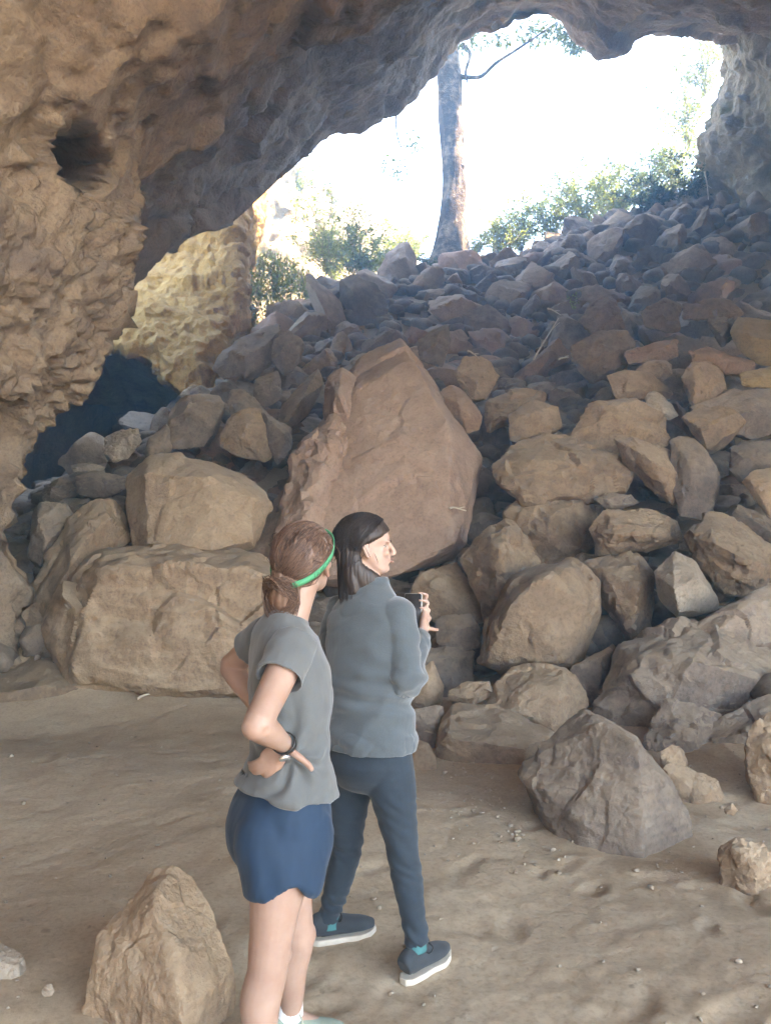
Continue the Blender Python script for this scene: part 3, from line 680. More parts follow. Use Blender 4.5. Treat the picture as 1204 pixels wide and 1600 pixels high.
hero([(902,502),(922,475),(952,464),(968,480),(974,512),(922,524)], 15.4, 'rough peaked boulder next to the small pale plant', 'rock', rough=1.3)
# lower right, by the floor
hero([(720,872),(742,842),(767,824),(797,814),(814,830),(842,884),(830,960),(765,990),(740,930)], 8.3, 'rough brown boulder right of the tall boulder, its top lit', 'rock', rough=1.4, front=[(780,860,-.45),(790,920,-.35)])
hero([(640,925),(655,895),(710,880),(760,945),(758,980),(680,985),(650,960)], 8.6, 'dark shaded boulder behind the phone', 'rock', level=5, rough=.9)
hero([(678,964),(735,958),(750,972),(748,1010),(715,1024),(682,1006)], 8.0, 'small squarish block below the dark boulder behind the phone', 'rock_grey', rough=.7)
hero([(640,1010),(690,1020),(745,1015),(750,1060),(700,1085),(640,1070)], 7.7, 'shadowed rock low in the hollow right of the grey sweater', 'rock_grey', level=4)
hero([(803,900),(847,889),(887,872),(922,888),(936,906),(934,980),(908,1042),(872,1050),(802,1050),(780,1056),(742,1040),(752,1000),(774,950)], 7.5, 'large round-topped brown boulder with a pale right flank', 'rock', front=[(897,885,-.1),(922,950,-.3),(880,1035,-.45),(800,940,-.5),(760,1035,-.3),(850,905,-.45)], rough=.8, level=6)
hero([(912,880),(940,868),(994,864),(1024,900),(1024,946),(1013,984),(985,1004),(950,960)], 8.0, 'pitted upright boulder next to the round-topped one', 'rock', rough=1.2, front=[(952,900,-.25),(985,985,-.4),(1000,910,-.4)])
hero([(1022,894),(1052,860),(1084,875),(1124,940),(1118,955),(1057,966),(1030,936)], 7.5, 'pale-cornered block with a bright lower face', 'rock_pale', front=[(1052,920,-.4),(1090,905,-.3),(1060,955,-.3)], rough=.6)
hero([(925,1112),(947,1050),(962,1008),(1027,982),(1080,985),(1130,962),(1210,1000),(1290,1040),(1290,1150),(1130,1150),(1032,1170),(975,1150)], 6.7, 'broad cracked mass of rock at lower right', 'rock_grey', front=[(1000,1040,-.35),(1080,1030,-.55),(1180,1060,-.5),(1040,1120,-.6)], rough=1.3, level=6, tilt=.6)
hero([(1070,990),(1142,940),(1177,920),(1260,912),(1280,1020),(1152,1030),(1092,1018)], 6.9, 'round-backed rock mass at the right edge', 'rock_grey', rough=1.0)
hero([(1005,1165),(1025,1120),(1042,1088),(1085,1100),(1130,1120),(1120,1170),(1060,1200)], 5.9, 'crumbling knob of rock in front of the broad cracked mass', 'rock_grey', rough=1.8)
hero([(1100,1130),(1204,1080),(1290,1080),(1290,1220),(1140,1225)], 5.8, 'dark shaded block behind the rock at the right edge', 'rock_grey', rough=.9)
hero([(888,1044),(950,1012),(962,1020),(930,1100),(914,1075)], 7.1, 'narrow grey wedge left of the long crack', 'rock_grey', rough=.7, level=4)
hero([(757,1102),(767,1088),(802,1045),(837,1034),(882,1044),(914,1080),(920,1098),(872,1146),(802,1122)], 6.6, 'pale flat-topped boulder below the round-topped one', 'rock', front=[(830,1075,-.2),(880,1085,-.3),(860,1130,-.4),(790,1110,-.3)], rough=.9, tilt=.9, level=6)
hero([(688,1125),(707,1100),(752,1103),(797,1110),(871,1150),(824,1186),(752,1178),(682,1172)], 6.0, 'flat pale-topped slab at the edge of the dusty floor', 'rock', front=[(740,1130,-.1),(820,1165,-.35),(700,1150,-.3)], rough=.8, tilt=1.1, level=6)
hero([(632,1095),(650,1055),(677,1028),(696,1070),(688,1098),(660,1105)], 6.9, 'pale pointed rock right of the grey sweater', 'rock', rough=.7)
hero([(700,1080),(730,1066),(764,1064),(769,1086),(732,1104),(702,1098)], 6.6, 'small broken rock beside the pale pointed one', 'rock', level=4, name='rock', rough=1.3)
hero([(640,1110),(690,1098),(700,1130),(690,1160),(640,1150)], 6.2, 'low dark rock behind the hem of the grey sweater', 'rock_grey', level=4, name='rock')
hero([(640,1165),(652,1155),(668,1160),(683,1186),(678,1202),(640,1200)], 5.6, 'small smooth stone beside the walking person on the dust', 'rock', level=4, name='stone', rough=.7)
hero([(810,1200),(842,1174),(882,1140),(910,1108),(916,1128),(947,1135),(985,1150),(1027,1190),(1047,1225),(1078,1300),(1072,1322),(1002,1345),(922,1306),(872,1268)], 4.55, 'big triangular boulder with dark striated left face on the dusty floor', 'rock_grey', front=[(1000,1168,-.26),(1002,1340,-.46),(956,1148,-.05),(926,1130,.0),(905,1285,-.3)], rough=.6, level=6, tilt=.5, strata=.8)
hero([(1037,1192),(1072,1195),(1122,1220),(1134,1250),(1102,1264),(1062,1266),(1045,1230)], 4.95, 'pale low rock just right of the big triangular boulder', 'rock', rough=.9)
hero([(1030,1172),(1050,1164),(1070,1170),(1074,1194),(1034,1194)], 5.2, 'fist-shaped rock above the pale low rock', 'rock', level=4, name='rock')
hero([(1166,1145),(1204,1108),(1270,1090),(1290,1240),(1204,1238),(1167,1204)], 4.9, 'pale jagged rock cut by the right edge low down', 'rock', rough=1.3)
hero([(1122,1328),(1146,1312),(1187,1320),(1206,1342),(1194,1374),(1150,1376),(1126,1352)], 3.75, 'football-sized lumpy stone alone on the dust at right', 'rock', front=[(1150,1330,-.06),(1180,1350,-.1)], rough=1.7, name='stone')
hero([(1130,1262),(1142,1256),(1152,1264),(1146,1274),(1132,1272)], 4.55, 'pebble between the pale low rock and the lumpy stone', 'rock', level=3, name='stone')
hero([(135,1545),(160,1458),(182,1425),(210,1392),(247,1358),(270,1355),(294,1370),(323,1412),(344,1460),(366,1508),(357,1534),(337,1566),(297,1582),(240,1582),(172,1568)], 2.78, 'pyramid-shaped tan rock in the left foreground', 'rock', front=[(247,1372,0.02),(240,1425,-.10),(276,1485,-.16),(285,1574,-.24),(200,1560,-.16),(330,1545,-.14)], rough=.8, level=6, tilt=.4)
hero([(-30,1470),(0,1472),(20,1482),(42,1501),(20,1514),(-30,1518)], 2.95, 'flat grey stone half buried at the left edge', 'rock_pale', level=4, name='stone', tilt=1.2)
hero([(65,1550),(69,1540),(79,1536),(87,1546),(82,1557),(69,1557)], 2.74, 'small pale pebble left of the pyramid-shaped rock', 'rock_pale', level=3, name='stone')

M['rock_pale'] = rock_mat('rock_pale', (.25, .195, .15), (.36, .29, .225), (.44, .37, .30), vary=.1)
poly_px = []
for k, h in enumerate(H):
    rs = np.random.RandomState(100 + k)
    wpx = np.ptp(np.array(h['outline'])[:, 0]); h['level'] = 7 if wpx > 255 or h['d'] < 2.9 and wpx > 100 else (6 if wpx > 120 else (5 if wpx > 45 else 4))
    parts = [rock_shape(hero_pts(h['outline'], h['d'], h['front'], h['tilt'], h['thick'], rs), h['level'], h['rough'], 200 + 7 * k, h['sharp'], h['strata'], (.76, .94) if h['front'] is None else (.92, 1.0))]
    for (ol, dd, fr, rg, tl, lv) in (h['extra'] or []):
        parts.append(rock_shape(hero_pts(ol, dd, fr, tl, .5, rs), lv, rg, 900 + 7 * k, 420, .25, (.955, 1.0)))
    ob = place_rock(h['name'], parts, M[h['mat']], h['label'])
    poly_px.append((np.array(h['outline'], float), h['d']))

# ---- the rest of the rubble slope: boulders lying on the ground, sized by what the slope shows
def in_poly(pt, poly):
    x, y = pt; c = False; n = len(poly)
    for i in range(n):
        x1, y1 = poly[i]; x2, y2 = poly[i - 1]
        if (y1 > y) != (y2 > y) and x < (x2 - x1) * (y - y1) / (y2 - y1) + x1: c = not c
    return c
rs = np.random.RandomState(21)
protos = {}
for mt in ('rock', 'rock_grey', 'rock_red'):
    protos[mt] = []
    for k in range(9):
        pts = rs.normal(0, 1, (13, 3)); pts /= np.linalg.norm(pts, axis=1, keepdims=True)
        pts *= rs.uniform(.75, 1.1, (13, 1)) * np.array((1.0, rs.uniform(.6, .95), rs.uniform(.45, .8)))
        V, F = rock_shape(pts, 4, 1.25, 1500 + 13 * k + len(mt), 420)
        me_o = mesh('boulder', V, F, M[mt]); me_o.data.set_sharp_from_angle(angle=math.radians(32)); protos[mt].append(me_o.data); bpy.data.objects.remove(me_o)
cand = []
for k in range(16000):
    y = rs.uniform(8.5, 25.5); x = rs.uniform(-.55 * y - .4, .55 * y + .6)
    cand.append((x, y))
cand = np.array(cand); cz = ground_base(cand[:, 0], cand[:, 1])
taken = []; n_big = 0
zone_n = {}
order = rs.permutation(len(cand))
LAND = [('the tree', 704, 400), ('the small pale plant', 895, 470), ('the yellow-green shrub', 1055, 300), ('the ochre slab', 1195, 530), ("the tall boulder's tip", 626, 530),
        ('the dark leaning block', 505, 470), ('the crusted boulder', 880, 730), ('the pitted upright boulder', 970, 920), ('the smooth tan boulder', 305, 780), ('the long front block', 270, 960),
        ('the right wall', 1160, 300), ('the rounded crest shrub', 858, 340), ('the hanging vines', 432, 450), ('the tunnel mouth', 150, 660), ('the egg-shaped rock', 718, 640), ('the bushy crest shrub', 920, 320)]
def zone_label(u, v, s, mt):
    nm, lu, lv = min(LAND, key=lambda l: (l[1] - u) ** 2 + (l[2] - v) ** 2)
    dx, dy = u - lu, v - lv; r = math.hypot(dx, dy)
    far_ = 'right by' if r < 45 else ('just' if r < 85 else ('a little' if r < 130 else 'well'))
    k8 = int(round(math.degrees(math.atan2(-dy, dx)) / 45)) % 8
    dirn = ['right of', 'up and right of', 'above', 'up and left of', 'left of', 'down and left of', 'below', 'down and right of'][k8]
    size = 'small' if s < .47 else ('middling' if s < .68 else 'large')
    colr = {'rock': 'brown', 'rock_grey': 'greyish', 'rock_red': 'reddish'}[mt]
    gr = 'boulders along the crest of the slope' if v < 430 else ('boulders of the upper rubble slope' if v < 520 else ('boulders of the middle rubble slope' if v < 640 else 'rocks wedged between the low boulders'))
    where = f'{far_} {dirn} {nm}' if far_ != 'right by' else f'hard by {nm}, {dirn.replace(" of", "")} side' if k8 not in (2, 6) else f'close {dirn} {nm}'
    return f'{size} {colr} boulder {where}', gr
for k in order:
    x, y = cand[k]; z = cz[k]
    if z < .45: continue
    u, v = proj((x, y, z + .3))
    if u < -60 or u > 1270: continue
    if u < 240 and v > 540 and y > 9.5 and (u < 140): continue
    s = rs.uniform(.34, .62) * (1.0 if y < 13 else 1.45) * (1.3 if rs.rand() < .15 else 1)
    if x < -6.2 and y > 16: continue
    if any((x - a) ** 2 + (y - b) ** 2 < (.54 * (s + c)) ** 2 for a, b, c in taken): continue
    blocked = False
    for poly, d in poly_px:
        if in_poly((u, v), poly): blocked = True; break
    if blocked: continue
    taken.append((x, y, s))
    mt = rs.choice(['rock', 'rock_grey', 'rock_red'], p=[.45, .43, .12])
    ob = bpy.data.objects.new('boulder', protos[mt][rs.randint(9)]); COL.objects.link(ob)
    ob.location = (x, y, z + s * .12); ob.scale = (s * rs.uniform(.85, 1.2), s * rs.uniform(.85, 1.2), s * rs.uniform(.85, 1.25))
    ob.rotation_euler = (rs.uniform(-.6, .6), rs.uniform(-.6, .6), rs.uniform(0, 6.28))
    lb, gr = zone_label(u, v, s, mt); tag(ob, lb, 'boulder', gr)
    n_big += 1
    if n_big >= 300: break
print('slope boulders', n_big)
_by = {}
for ob in COL.objects:
    if 'group' in ob and ob.get('category') == 'boulder': _by.setdefault(ob['label'], []).append(ob)
for lb, obs in _by.items():
    if len(obs) < 2: continue
    obs.sort(key=lambda o: float(proj(np.array(o.location))[1]))
    names = {2: ['the higher one', 'the lower one'], 3: ['the highest', 'the middle one', 'the lowest'], 4: ['topmost', 'second from top', 'third from top', 'lowest'], 5: ['topmost', 'second from top', 'middle', 'fourth from top', 'lowest']}.get(len(obs))
    for i, o in enumerate(obs):
        if names: o['label'] = f'{lb}, {names[i]}'
# small rubble in the gaps: nobody could count it
Vs, Fs, o = [], [], 0
ic, fc = ico(2)
small = []
for k in range(5):
    pts = rs.normal(0, 1, (11, 3)); pts /= np.linalg.norm(pts, axis=1, keepdims=True)
    small.append(rock_shape(pts * np.array((1, .8, .6)), 2, 1.2, 40 + k, 24))
cnt = 0
for k in range(5600):
    y = rs.uniform(5.0, 25.5); x = rs.uniform(-.56 * y, .56 * y + .5); z = ground_base(x, y)[0]
    if z < .25: continue
    s = (rs.uniform(.05, .15) if rs.rand() < .5 else rs.uniform(.14, .34)) * (1 + y / 50)
    V, F = small[rs.randint(5)]
    a, bb = rs.uniform(0, 6.28), rs.uniform(-.7, .7)
    Rm = np.array(Matrix.Rotation(a, 3, 'Z') @ Matrix.Rotation(bb, 3, 'X'))
    Vs.append((V * s) @ Rm.T + np.array((x, y, z + s * .3))); Fs.append(F + o); o += len(V); cnt += 1
ob = mesh('rubble', np.concatenate(Vs), np.concatenate(Fs), M['rock_grey']); tag(ob, 'small broken stones filling the gaps between the boulders', 'rubble', None, 'stuff')
# loose grit and pebbles lying on the dusty floor
Vs, Fs, o = [], [], 0
for k in range(1000):
    y = 1.7 + 5.3 * rs.rand() ** .8; x = rs.uniform(-.55 * y, .55 * y)
    if rs.rand() < .4: x = abs(x) * .7 + .3; y = 3.8 + rs.uniform(0, 2.0)
    s = .004 + .012 * rs.rand() ** 3 + (.02 * rs.rand() if rs.rand() < .05 else 0)
    V, F = small[rs.randint(5)]
    Rm = np.array(Matrix.Rotation(rs.uniform(0, 6.28), 3, 'Z'))
    Vs.append((V * s) @ Rm.T + np.array((x, y, ground_z(x, y)[0] + s * .35))); Fs.append(F + o); o += len(V)
ob = mesh('pebbles', np.concatenate(Vs), np.concatenate(Fs), M['rock_pale']); tag(ob, 'scattered grit and pebbles on the dusty floor', 'pebbles', None, 'stuff')

# ================================================================== tree, shrubs, vines, dry sticks
def leaf_mat(name, c, trans=.5):
    m, nt, b = nodes(name); L = nt.links
    g = nt.nodes.new('ShaderNodeNewGeometry')
    r = ramp(nt, [(0, tuple(x * .6 for x in c)), (.6, c), (1, tuple(min(1, x * 1.5) for x in c))]); L.new(g.outputs['Random Per Island'], r.inputs[0])
    L.new(r.outputs[0], b.inputs['Base Color']); b.inputs['Roughness'].default_value = .6; b.inputs['Specular IOR Level'].default_value = .3
    tr = nt.nodes.new('ShaderNodeBsdfTranslucent'); L.new(r.outputs[0], tr.inputs['Color'])
    mx = nt.nodes.new('ShaderNodeMixShader'); mx.inputs[0].default_value = trans
    out = [x for x in nt.nodes if x.type == 'OUTPUT_MATERIAL'][0]
    L.new(b.outputs[0], mx.inputs[1]); L.new(tr.outputs[0], mx.inputs[2]); L.new(mx.outputs[0], out.inputs['Surface'])
    return m
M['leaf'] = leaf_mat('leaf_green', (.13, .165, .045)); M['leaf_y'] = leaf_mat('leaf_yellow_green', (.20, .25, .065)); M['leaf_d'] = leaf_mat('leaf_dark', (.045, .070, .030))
M['bark'] = rock_mat('bark_grey', (.035, .026, .020), (.060, .046, .036), (.36, .30, .23), dust_amt=0, scale=1.1, bump=.9, vary=.05)
M['twig'] = plain_mat('twig_brown', (.16, .115, .075), .9, .2, .3, 8); M['dry'] = plain_mat('dry_stick', (.50, .43, .34), .9, .2, .2, 12)
def leaves(points, dirs, size, rs, aspect=.42):
    """leaf-shaped quads folded along the midrib: 4 triangles each"""
    n = len(points); points = np.asarray(points); D = np.asarray(dirs, float) + rs.normal(0, .55, (n, 3)); D /= np.linalg.norm(D, axis=1, keepdims=True) + 1e-9
    U = rs.normal(0, 1, (n, 3)); S_ = np.cross(D, U); S_ /= np.linalg.norm(S_, axis=1, keepdims=True) + 1e-9; Nn_ = np.cross(S_, D)
    s = size * rs.uniform(.6, 1.35, (n, 1))
    V = np.stack([points, points + D * s * .5 + S_ * s * aspect * .5 + Nn_ * s * .06, points + D * s, points + D * s * .5 - S_ * s * aspect * .5 + Nn_ * s * .06], 1).reshape(-1, 3)
    i = np.arange(n)[:, None] * 4
    return V, np.concatenate([i + np.array([[0, 1, 2]]), i + np.array([[0, 2, 3]])]).astype(int)
def stem_tubes(lines, r0, r1):
    out = []
    for q in lines:
        q = np.asarray(q, float); n = len(q)
        T = np.gradient(q, axis=0); T /= np.linalg.norm(T, axis=1, keepdims=True) + 1e-9
        a = np.cross(T, (.31, .52, .79)); a /= np.linalg.norm(a, axis=1, keepdims=True) + 1e-9; b_ = np.cross(T, a)
        rr = np.linspace(r0, r1, n)[:, None]
        V = np.concatenate([q + rr * (math.cos(t) * a + math.sin(t) * b_) for t in (0, 1.257, 2.513, 3.77, 5.027)])
        F = [(k * n + i, ((k + 1) % 5) * n + i, ((k + 1) % 5) * n + i + 1, k * n + i + 1) for k in range(5) for i in range(n - 1)]
        out.append((V, F))
    Vs, Fs, o = [], [], 0
    for V, F in out: Vs.append(V); Fs += [tuple(i + o for i in f) for f in F]; o += len(V)
    return np.concatenate(Vs), Fs
def shrub(base, w, h, mat, label, seed, n_stem=14, n_leaf=1800, leaf=.10, name='shrub', group='shrubs along the crest', droop=.0, cat='shrub'):
    rs = np.random.RandomState(seed); base = np.asarray(base, float)
    root = empty(name, base); tag(root, label, cat, group)
    lines, pts, drs = [], [], []
    for k in range(n_stem):
        a = rs.uniform(0, 6.28); reach = w * .8 * rs.uniform(.1, 1); top = h * rs.uniform(.35, 1.05)
        t = np.linspace(0, 1, 9)[:, None]
        bend = np.array((math.cos(a), math.sin(a), 0)) * reach
        q = t * np.array((0, 0, top)) + (t ** 1.5) * bend + np.cumsum(rs.normal(0, .022 * h, (9, 3)), 0) * t
        q[:, 2] -= (t[:, 0] ** 3) * droop * h
        lines.append(q)
        for j in range(3):
            i0 = rs.randint(3, 8); d = rs.normal(0, 1, 3); d[2] = abs(d[2]) * .6; d /= np.linalg.norm(d); l = h * rs.uniform(.12, .3)
            s_ = q[i0] + np.linspace(0, 1, 5)[:, None] * d * l; lines.append(s_)
    per = max(3, n_leaf // len(lines))
    for q in lines:
        tt = rs.uniform(.04, 1, per) * (len(q) - 1); i = np.minimum(tt.astype(int), len(q) - 2); f_ = (tt - i)[:, None]
        pp = q[i] * (1 - f_) + q[i + 1] * f_ + rs.normal(0, .045 * h * .5 + .02, (per, 3)); pts.append(pp); drs.append(q[i + 1] - q[i] + np.array((0, 0, -.1)) * .3)
    V, F = stem_tubes(lines, .012, .004); o = mesh('stem', V, F, M['twig']); o.parent = root
    D = np.concatenate(drs); D /= np.linalg.norm(D, axis=1, keepdims=True) + 1e-9
    V, F = leaves(np.concatenate(pts), D, leaf, rs); o = mesh('foliage', V, F, M[mat], smooth=False); o.parent = root
    return root
def onto(u, v, d):
    p = P(u, v, d); return p
shrub(onto(560, 452, 23.5), 1.9, 2.5, 'leaf', 'leafy green shrub between the sunlit cliff and the tree', 1, 22, 3200, .11)
shrub(onto(520, 450, 25.5), 1.4, 1.9, 'leaf_y', 'pale sunlit shrub left of the leafy green one, against the cliff', 2, 14, 1600, .11)
shrub(onto(640, 405, 26), 1.6, 1.1, 'leaf_y', 'low bright shrub just left of the tree foot', 3, 14, 1500, .10)
shrub(onto(668, 420, 23), .6, .6, 'leaf_d', 'small dark weed at the left foot of the tree', 33, 8, 400, .08)
shrub(onto(778, 412, 24.8), 2.0, 2.1, 'leaf_y', 'thin upright shrub just right of the tree', 4, 26, 2600, .10)
shrub(onto(742, 408, 25.4), 1.5, 1.4, 'leaf_y', 'small shrub tucked behind the right side of the trunk', 34, 12, 900, .095)
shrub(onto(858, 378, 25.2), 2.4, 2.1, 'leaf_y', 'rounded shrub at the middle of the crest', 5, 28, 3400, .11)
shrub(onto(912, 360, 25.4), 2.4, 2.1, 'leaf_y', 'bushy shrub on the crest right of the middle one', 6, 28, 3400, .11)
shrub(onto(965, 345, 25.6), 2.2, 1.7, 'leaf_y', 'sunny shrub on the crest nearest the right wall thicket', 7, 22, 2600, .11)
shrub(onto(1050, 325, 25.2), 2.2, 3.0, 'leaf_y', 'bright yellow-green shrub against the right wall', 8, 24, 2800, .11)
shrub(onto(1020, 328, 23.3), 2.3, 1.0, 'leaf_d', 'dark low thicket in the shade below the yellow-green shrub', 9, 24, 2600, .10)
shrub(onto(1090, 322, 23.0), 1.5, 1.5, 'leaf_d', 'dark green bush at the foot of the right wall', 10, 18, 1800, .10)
shrub(onto(1075, 235, 25.8), 2.2, 3.2, 'leaf', 'leafy bush high on the right wall ledge', 11, 22, 2600, .11)
shrub(onto(1100, 150, 26), 2.0, 2.6, 'leaf', 'leafy tuft at the top of the right wall', 12, 20, 1900, .11)
shrub(onto(470, 300, 29.5), 2.0, 1.3, 'leaf_y', 'bleached bush on top of the far sunlit cliff', 13, 14, 1200, .12)
shrub(onto(895, 478, 15.2), .22, .30, 'leaf_y', 'small pale plant sprouting alone between the boulders', 14, 7, 60, .05, 'seedling', None, cat='plant')
shrub(onto(700, 460, 19.5), .5, .35, 'leaf_d', 'small green weed on the upper slope below the tree', 15, 8, 160, .07, 'weed', None, cat='plant')
shrub(onto(1010, 335, 26.2), 2.4, 2.4, 'leaf_y', 'sunlit shrub behind the dark low thicket', 43, 26, 3000, .11)
shrub(onto(940, 348, 27.0), 2.6, 2.4, 'leaf', 'taller hazy shrub standing behind the bushy crest shrub', 44, 24, 2600, .11)
shrub(onto(510, 430, 24.5), 2.2, 2.4, 'leaf_y', 'broad sunlit bush between the vines and the leafy green shrub', 45, 24, 2800, .11)
shrub(onto(815, 398, 25.4), 2.0, 1.7, 'leaf_y', 'pale low shrub between the thin upright shrub and the rounded one', 41, 22, 2200, .10)
shrub(onto(600, 430, 25.5), 1.8, 1.6, 'leaf_y', 'sunlit shrub behind the humped crest boulder', 42, 18, 1800, .11)
# hanging vine curtain against the cliff
rs = np.random.RandomState(77)
root = empty('vine', P(432, 392, 21.5)); tag(root, 'curtain of leafy vines hanging beside the golden back wall', 'vine')
lines, pts, drs = [], [], []
for k in range(95):
    u = rs.uniform(382, 492); d = rs.uniform(21.2, 22.6)
    vt = np.interp(u, [380, 410, 450, 492], [420, 392, 402, 440]) + rs.uniform(-8, 25); vb = vt + rs.uniform(50, 130)
    a = P(u, vt, d) - P(432, 392, 21.5); b_ = P(u + rs.normal(0, 6), min(vb, 530), d) - P(432, 392, 21.5)
    t = np.linspace(0, 1, 9)[:, None]; q = a * (1 - t) + b_ * t + rs.normal(0, .03, (9, 3)); lines.append(q)
    n = rs.randint(38, 62); tt = rs.uniform(0, 7.99, n); i = tt.astype(int); f_ = (tt - i)[:, None]
    pts.append(q[i] * (1 - f_) + q[i + 1] * f_ + rs.normal(0, .07, (n, 3))); drs.append(np.tile((0, -.4, -1.0), (n, 1)))
V, F = stem_tubes(lines, .008, .004); o = mesh('stem', V, F, M['twig']); o.parent = root
V, F = leaves(np.concatenate(pts), np.concatenate(drs), .095, rs, .6); o = mesh('foliage', V, F, M['leaf_y'], smooth=False); o.parent = root

# the tree at the top of the slope
tb = P(704, 412, 24.5); root = empty('tree', tb); tag(root, 'single tall pale-barked tree on the crest in the opening', 'tree')
tr = [(703, 425, .70), (703, 400, .58), (705, 372, .46), (707, 330, .37), (709, 285, .34), (707, 235, .335), (704, 190, .345), (702, 150, .36), (700, 110, .36), (698, 70, .33), (700, 20, .29), (708, -60, .25), (700, -150, .19), (712, -230, .12)]
C_ = np.array([np.append(P(u, v, 24.5), r_) for u, v, r_ in tr]); q = spl(C_, 110)
n, seg = len(q), 40; th = np.linspace(0, 2 * np.pi, seg, endpoint=False)
V = np.concatenate([c[:3] + c[3] * np.stack([np.cos(th), np.sin(th), 0 * th], 1) for c in q])
ang = np.tile(th, n); zz = np.repeat(q[:, 2], seg); rad = np.repeat(q[:, 3], seg)
cc = np.repeat(q[:, :3], seg, 0); nr = V - cc; nr /= np.linalg.norm(nr, axis=1, keepdims=True)
flare = np.clip((zz.min() + 1.5 - zz) / 1.5, 0, 1) ** 2
dd = .10 * ridged(np.stack([np.cos(ang) * 1.3, np.sin(ang) * 1.3, zz * .35], 1), 2, 4) + .05 * fbm(np.stack([np.cos(ang) * 3, np.sin(ang) * 3, zz * 1.1], 1), 3, 6) + flare * .28 * np.sin(ang * 5 + 1)
V = V + nr * (dd * rad)[:, None] * 1.0
F = [(i * seg + j, i * seg + (j + 1) % seg, (i + 1) * seg + (j + 1) % seg, (i + 1) * seg + j) for i in range(n - 1) for j in range(seg)]
o = mesh('trunk', V - tb, F, M['bark']); o.parent = root
br = [[(720, 120, 24.4, .085), (732, 121, 24.2, .07), (752, 119, 24, .06), (775, 98, 23.8, .05), (800, 82, 23.6, .042), (830, 62, 23.4, .035), (870, 35, 23.2, .02)],
      [(690, 108, 24.5, .08), (672, 112, 24.4, .06), (650, 118, 24.3, .05), (620, 112, 24.2, .04), (580, 90, 24, .02)],
      [(722, 70, 24.5, .09), (734, 85, 24.3, .06), (727, 112, 24.2, .045), (730, 130, 24.2, .02)],
      [(700, 0, 24.5, .14), (760, -20, 24.2, .10), (820, -10, 24, .07), (880, 20, 23.6, .04), (905, 55, 23.4, .02)],
      [(704, -60, 24.5, .14), (640, -60, 24.6, .10), (600, 20, 24.4, .06), (622, 120, 24.2, .035), (618, 190, 24.1, .026), (624, 225, 24.1, .02), (640, 246, 24.0, .012)],
      [(704, -120, 24.5, .12), (780, -150, 25.5, .08), (860, -140, 26, .04)], [(706, -160, 24.5, .10), (650, -220, 25, .06), (560, -220, 25.5, .03)]]
tips, tdir = [], []
for bpts in br:
    qq = spl(np.array([np.append(P(u, v, d), r_) for u, v, d, r_ in bpts]), 30)
    Vb, Fb = tube(qq[:, :3] - tb, qq[:, 3], None, (0, 1, 0), 10)
    o = mesh('branch', Vb, Fb, M['bark']); o.parent = root
rs = np.random.RandomState(91); pts, drs = [], []
def clump(u, v, d, r, n):
    c = P(u, v, d) - tb
    x = rs.normal(0, 1, (n, 3)); x /= np.linalg.norm(x, axis=1, keepdims=True); x *= (rs.uniform(.25, 1, (n, 1)) ** .6) * r
    pts.append(c + x); drs.append(x / r + np.array((0, 0, -.7)))
for (u, v, d, r, n) in [(895, 55, 23.2, .46, 520), (905, 70, 23.2, .30, 240), (880, 42, 23.3, .4, 260), (785, 62, 23.8, .26, 150), (752, 58, 24, .34, 170), (838, 55, 23.6, .36, 190), (820, 48, 23.6, .3, 140), (860, 50, 23.4, .3, 120), (728, 66, 24.2, .3, 90),
                        (612, 255, 24, .34, 120), (640, 215, 24.1, .30, 60), (652, 225, 24.1, .26, 50), (628, 270, 24, .22, 40), (738, 196, 24.3, .16, 14), (747, 232, 24.3, .12, 10)]: clump(u, v, d, r, n)
for k in range(46):
    clump(rs.uniform(560, 900), rs.uniform(-330, -30), rs.uniform(23, 27), rs.uniform(.5, .95), 190)
V, F = leaves(np.concatenate(pts), np.concatenate(drs), .15, rs, .34); o = mesh('crown', V, F, M['leaf'], smooth=False); o.parent = root
# dry sticks lying on the rubble
for k, (u0, v0, u1, v1, d, lb) in enumerate([(833, 562, 872, 497, 14.2, 'long pale stick lying up the middle of the slope'), (855, 482, 875, 492, 15.6, 'short pale stick below the small pale plant'),
        (872, 562, 888, 558, 13.2, 'short stick on the slope at the lower end of the long stick'), (702, 794, 728, 798, 9.0, 'white straw-like twig beside the right flank of the tall boulder'),
        (1012, 355, 1030, 392, 21.5, 'bare forked twig standing near the right end of the crest'), (1100, 268, 1106, 312, 21.6, 'thin white dead stem in front of the right wall'),
        (730, 548, 748, 560, 12.4, 'pale twig behind the rounded brown boulder'), (215, 1092, 250, 1080, 7.6, 'dry straw on the dust in front of the long block')]):
    a = P(u0, v0, d); b_ = P(u1, v1, d + .15); mid_ = (a + b_) / 2 + np.array((.02, 0, .04)) * np.linalg.norm(b_ - a)
    qq = spl([a, a * .6 + mid_ * .4 + np.array((0, 0, .01)), mid_, b_], 14); r_ = .006 + .0009 * d
    V, F = tube(qq, np.linspace(r_, r_ * .5, 14), None, (.2, .9, .3), 6)
    e = spl([mid_, mid_ + (b_ - a) * .12 + np.array((.05, 0, .06)) * np.linalg.norm(b_ - a), mid_ + (b_ - a) * .22 + np.array((.14, 0, .10)) * np.linalg.norm(b_ - a)], 8)
    V2, F2_ = tube(e, np.linspace(r_ * .6, r_ * .3, 8), None, (.2, .9, .3), 5)
    V = np.concatenate([V, V2]); F = F + [tuple(i + len(V) - len(V2) for i in f) for f in F2_]
    loc = a; ob = mesh('stick', V, F, M['dry'], loc=loc); tag(ob, lb, 'stick', 'dry sticks on the rubble')

